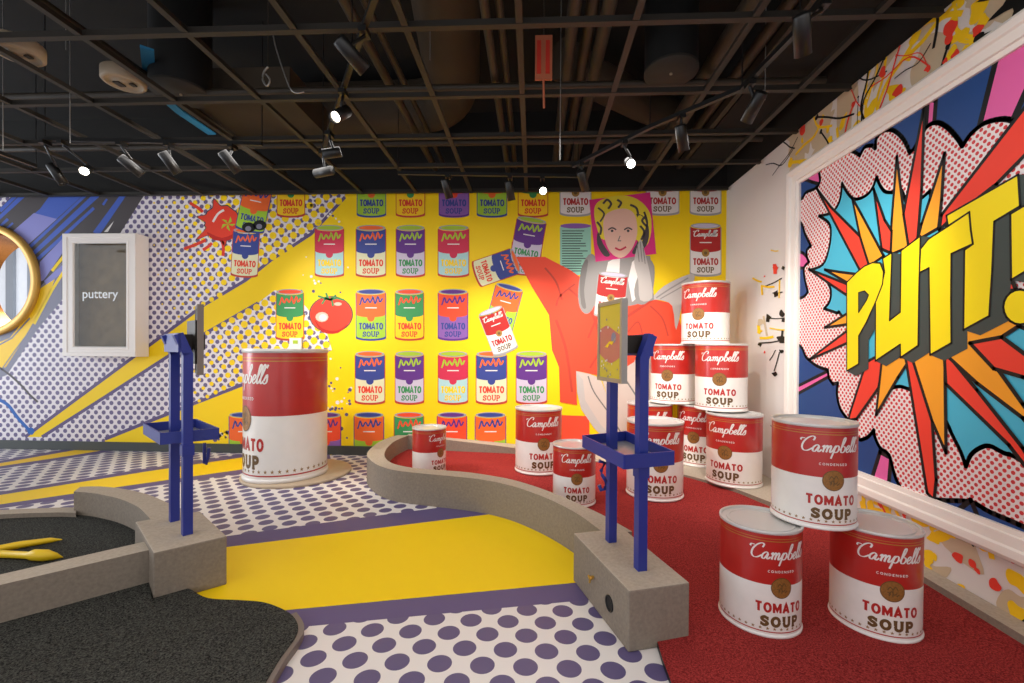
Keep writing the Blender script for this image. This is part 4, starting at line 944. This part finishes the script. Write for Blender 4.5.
# ================================================================ CEILING: deck, grid, ducts, pipes
g = MB(); g.face([(XL, -3, 4.75), (XR, -3, 4.75), (XR, D, 4.75), (XL, D, 4.75)], 'deck'); struct(g.build('ceiling'))
ZG = 3.64; tn = 1
xs_ = [atz(x, 94, ZG).x for x in (433, 519, 609, 701, 793)]; dx = (xs_[-1]-xs_[0])/4
g = MB(); ysr = [atz(535, y, ZG).y for y in (22, 93, 134.5, 164)]
k = 0; x = xs_[0]
while x-dx > -9: x -= dx
while x < XR-.1:
    g = MB(); g.box((x, 2.6, ZG), (.028, 6.9, .035), 'bar'); g.box((x, 2.6, ZG-.02), (.045, 6.9, .006), 'bar'); struct(g.build('trim_%d' % tn)); tn += 1; x += dx
dy = ysr[2]-ysr[1]
for y in [ysr[0]-2*dy, ysr[0]-dy]+ysr+[D-.12]:
    g = MB(); g.box((-3.4, y, ZG+.004), (11.9, .028, .035), 'bar'); g.box((-3.4, y, ZG-.023), (11.9, .045, .006), 'bar'); struct(g.build('trim_%d' % tn)); tn += 1
DUCT = 'ducts and pipes above the grid'
def pipe(px, z, r, y0, y1, label, name='ceiling_pipe'):
    X = atz(px, 2, z); d = (X.x-0)/X.y; g = MB(); x = X.x
    g.tube([(x, y0, z), (x, y1, z)], r, 'pipe', n=12); tag(g.build(name), label, 'pipe', DUCT)
for px, z, r, lab in [(575, 4.0, .05, 'brown ceiling pipe, left one of the three beside the orange tag'), (593, 4.05, .05, 'brown ceiling pipe, middle one of the three beside the orange tag'), (610, 4.0, .055, 'brown ceiling pipe, right one of the three beside the orange tag'),
                      (345, 3.95, .04, 'thin dark ceiling pipe left of the big duct'), (365, 4.05, .03, 'thin dark ceiling pipe nearest the big duct'), (484, 3.9, .035, 'dark ceiling pipe right of the big duct'), (499, 3.95, .03, 'dark ceiling pipe just left of the orange tag'),
                      (752, 3.95, .07, 'thick ceiling pipe right of the round black drum'), (790, 4.0, .05, 'ceiling pipe nearest the right wall'), (40, 3.9, .04, 'ceiling pipe above the left spotlights')]:
    pipe(px, z, r, .5, D-.1, lab)
for z, y, r, lab in ((3.82, 5.0, .035, 'cross pipe above the grid at the back'), (3.82, 3.95, .03, 'cross pipe above the grid in the middle')):
    g = MB(); g.tube([(-9, y, z), (XR-.1, y, z)], r, 'pipe', n=12); tag(g.build('ceiling_pipe'), lab, 'pipe', DUCT)
g = MB(); zz_ = 4.42
pts = [atz(x, y, zz_) for x, y in ((440, -120), (446, 0), (450, 50), (452, 80), (445, 98), (425, 106), (380, 108), (300, 110))]
pts = [Vector((a[0], a[1], zz_)) for a in smooth([(p.x, p.y) for p in pts], 6)]
g.tube(pts, .29, 'duct', n=28); tag(g.build('air_duct'), 'big round brown duct bending left above the grid', 'duct', DUCT)
g = MB(); pts = [atz(x, y, 4.25) for x, y in ((560, 70), (600, 92), (640, 112), (690, 148), (712, 160))]; g.tube([Vector((p.x, min(p.y, D-.3), 4.36)) for p in pts], .19, 'duct', n=24)
tag(g.build('air_duct'), 'brown duct slanting right below the round black drum', 'duct', DUCT)
g = MB(); a_ = atz(200, 99, 3.95); b_ = atz(310, 136, 3.95); g.box(((a_.x+b_.x)/2, (a_.y+b_.y)/2, 4.1), (abs(b_.x-a_.x)+.4, b_.y-a_.y, .3), 'duct'); tag(g.build('air_duct'), 'flat rectangular brown duct section above the left grid', 'duct', DUCT)
g = MB(); g.box((2.2, 3.6, 4.15), (.5, 4.8, .5), 'deck'); g.box((1.9, 3.6, 3.93), (.05, 4.8, .08), 'pipe'); tag(g.build('air_duct'), 'long dark rectangular duct beside the right wall', 'duct', DUCT)
g = MB(); pts = [atz(x, y, 3.95) for x, y in ((147, 48), (150, 85), (180, 112), (212, 134))]
for a, b in zip(pts, pts[1:]): g.bar(a, b, .09, .02, 'ribbonblue')
tag(g.build('blue_strip'), 'bright blue strip running above the left ceiling grid', 'strip')
def drum(px, py, wpx, label):
    p = atz(px, py, 3.82); R = wpx*p.y/F/2; g0 = empty('hanging_drum', (p.x, p.y, 3.8), label, 'drum')
    g = MB(); g.lathe([(R, .03), (R, .92), (.001, .92)], 'drumblack', 48, (p.x, p.y, 3.8)); part(g0, 'shell', g)
    g = MB(); g.lathe([(.001, 0), (R*1.02, 0), (R*1.02, .03), (.001, .03)], 'drumdisc', 48, (p.x, p.y, 3.8)); part(g0, 'bottom_disc', g)
    g = MB(); g.lathe([(.001, -.012), (.012, -.01), (.012, 0)], 'speaker', 12, (p.x, p.y, 3.8)); part(g0, 'sensor', g)
drum(181, 92, 54, 'black round drum hanging beside the blue strip'); drum(671, 71, 50, 'black round drum hanging right of the orange tag')
def speaker(px, py, label):
    p = atz(px, py, 3.7); g0 = empty('ceiling_speaker', (p.x, p.y, 3.66), label, 'speaker')
    g = MB(); g.lathe([(.001, .1), (.14, .1), (.15, .09), (.15, .01), (.14, 0), (.125, 0)], 'speaker', 40, (p.x, p.y, 3.66)); part(g0, 'housing', g)
    g = MB(); g.lathe([(.125, 0), (.12, .012), (.06, .012), (.055, .004), (.001, .004)], 'speaker', 40, (p.x, p.y, 3.66)); g.box((p.x-.04, p.y, 3.66), (.05, .07, .012), 'steel_dark'); g.box((p.x+.06, p.y+.02, 3.66), (.035, .04, .012), 'steel_dark'); part(g0, 'grille', g)
speaker(124, 79, 'round pale ceiling speaker just left of the black drum'); speaker(18, 50, 'round pale ceiling speaker at the top left edge')
# orange tag with rod
p = aty(543.5, 80, 3.35); q = aty(543.5, 36, 3.35); wd = 17*3.35/F
r1 = empty('hanging_tag', (p.x, 3.35, p.z), 'orange hanging tag with a thin rod below it among the ceiling pipes', 'tag')
g = MB(); g.box((p.x, 3.35, (p.z+q.z)/2), (wd, .02, q.z-p.z), 'tagorange'); part(r1, 'plate', g)
g = MB(); g.box((p.x-.035, 3.337, (p.z+q.z)/2), (.03, .006, (q.z-p.z)*.75), 'tagred'); g.box((p.x+.03, 3.337, (p.z+q.z)/2), (.03, .006, (q.z-p.z)*.75), 'tagred'); part(r1, 'stripe', g)
g = MB(); b_ = aty(544, 108, 3.35); g.tube([(p.x, 3.35, p.z+.02), (b_.x, 3.35, b_.z)], .008, 'tagorange', n=8); g.tube([(p.x, 3.35, q.z), (p.x, 3.35, 4.7)], .006, 'pipe', n=6); part(r1, 'rod', g)
g = MB(); g.tube([aty(x, y, 3.6) for x, y in smooth([(273, 34), (276, 48), (283, 70), (290, 88), (296, 93), (304, 92)])], .005, 'bare_metal', n=6); tag(g.build('loose_cable'), 'loose pale cable hanging above the ceiling grid', 'cable')
g = MB(); h_ = aty(268, 67, 3.6); g.tube([h_, (h_.x, h_.y, 4.7)], .003, 'pipe', n=5); g.tube([aty(x, y, 3.6) for x, y in smooth([(268, 67), (264, 72), (263, 80), (267, 86), (270, 80), (266, 74)])], .008, 'bare_metal', n=6); tag(g.build('hanging_hook'), 'small pale hook dangling above the left ceiling grid', 'hook')
for px, py1, lab in ((66, 50, 'above the left pale speaker'), (70, 143, 'above the left end of the back light track'), (3, 150, 'at the far left edge'), (430, 60, 'in front of the big bent duct'), (560, 160, 'right of the orange tag'), (765, 100, 'right of the right black drum'), (465, 24, 'top centre beside the big duct')):
    g = MB(); Y_ = 3.7; a = aty(px, py1, Y_); g.tube([a, (a.x, a.y, 4.7)], .004, 'bare_metal', n=5); tag(g.build('hanger_wire'), 'thin hanger wire '+lab, 'wire', 'ceiling hanger wires')

# ================================================================ TRACKS AND SPOTLIGHTS
ZT = 3.5
TP = []
def track(pxs, label):
    g = MB(); P_ = [atz(x, y, ZT) for x, y in pxs]; TP.extend(zip(P_, P_[1:]))
    for a, b in zip(P_, P_[1:]): g.bar(a, b, .035, .035, 'blackmetal')
    for p_ in P_: g.tube([p_, (p_.x, p_.y, 4.7)], .005, 'blackmetal', n=6)
    tag(g.build('light_track'), label, 'track', 'ceiling light tracks')
track([(45, 139), (262, 144)], 'straight black light track along the left back of the ceiling')
track([(376, -6), (352, 62), (323, 150)], 'black light track slanting toward the left of the ceiling centre')
track([(398, 173), (578, 176)], 'short black light track close to the mural below the pipes')
track([(573, 166), (650, 127), (742, 88), (800, 28), (822, 0)], 'long black light track bending up toward the right wall')
track([(-30, 142), (36, 166)], 'black light track at the far left edge of the ceiling')
def spot(px, py, aim, label, lit=False, L_=.21, R_=.045, Y=None, power=88):
    p = atz(px, py, ZT-.2) if Y is None else aty(px, py, Y); aim = Vector(aim).normalized()
    g0 = empty('spotlight', p, label, 'spotlight', 'track spotlights')
    up = Vector((0, 0, 1)); a = aim.cross(up).normalized(); b = a.cross(aim)
    def rr2(t, r, n=28): return [p+aim*t+a*(r*math.cos(2*PI*k/n))+b*(r*math.sin(2*PI*k/n)) for k in range(n)]
    g = MB(); g.grid([rr2(-L_/2, .001), rr2(-L_/2, R_*.9), rr2(-L_/2+.01, R_), rr2(L_/2, R_), rr2(L_/2, R_*.9), rr2(L_/2-.03, R_*.82)], 'blackmetal', close_u=True); part(g0, 'housing', g)
    g = MB(); g.grid([rr2(L_/2-.03, R_*.82), rr2(L_/2-.03, .001)], 'lamp' if lit else 'bare_metal', close_u=True); part(g0, 'lens', g)
    best = None
    for s0, s1 in TP:
        t = max(0, min(1, (p-s0).xy.dot((s1-s0).xy)/(s1-s0).xy.length_squared)); c = s0+(s1-s0)*t
        if best is None or (c-p).xy.length < (best-p).xy.length: best = c
    g = MB(); g.tube([p-aim*.03, p+Vector((0, 0, .07)), (best.x, best.y, ZT-.06), (best.x, best.y, ZT-.01)], .012, 'blackmetal', n=8); g.box((best.x, best.y, ZT-.035), (.05, .09, .035), 'blackmetal'); part(g0, 'bracket', g)
    l = bpy.data.lights.new('beam', 'SPOT'); l.energy = power; l.spot_size = math.radians(72); l.spot_blend = .8; l.color = (1, .93, .84); l.shadow_soft_size = .03
    lo2 = bpy.data.objects.new('beam', l); C.objects.link(lo2); lo2.location = p+aim*(L_/2+.01); lo2.rotation_euler = aim.to_track_quat('-Z', 'Y').to_euler()
tl = 'black track spotlight, '
spot(57, 174, (.25, .2, -.6), tl+'leftmost on the left back track')
spot(86, 170, (.55, -.75, -.45), tl+'lit one second from left on the left back track', True, power=30)
spot(131, 166, (.55, .55, -.6), tl+'third from left on the left back track')
spot(170, 163, (.3, .45, -.7), tl+'fourth from left on the left back track')
spot(230, 162, (.35, .4, -.6), tl+'rightmost on the left back track')
spot(352, 55, (.5, .5, -.5), tl+'large one pointing right at the top of the centre track', R_=.045)
spot(341, 114, (-.1, -.6, -.5), tl+'lit one facing the room on the centre track', True, power=30)
spot(332, 153, (-.7, -.2, -.2), tl+'tilted left at the end of the centre track', True, L_=.16, power=30)
spot(324, 172, (-.8, .2, -.05), tl+'lying level below the end of the centre track')
spot(447, 189, (.2, .3, -.8), tl+'first from left on the short track by the mural')
spot(510, 191, (.15, .3, -.8), tl+'just left of the bright one on the short track')
spot(543, 190, (0, -.7, -.35), tl+'bright one on the short track by the mural', True, power=20)
spot(583, 181, (.3, .5, -.7), tl+'at the lower left end of the long right track')
spot(630, 163, (-.05, -.75, -.4), tl+'bright one on the long right track', True, power=30)
spot(682, 138, (.25, .35, -.75), tl+'hanging straight down right of the bright one on the long track')
spot(754, 107, (-.2, .75, -.7), tl+'at the bend of the long right track', power=95)
spot(802, 35, (.35, .5, -.7), tl+'large one nearest the right wall')
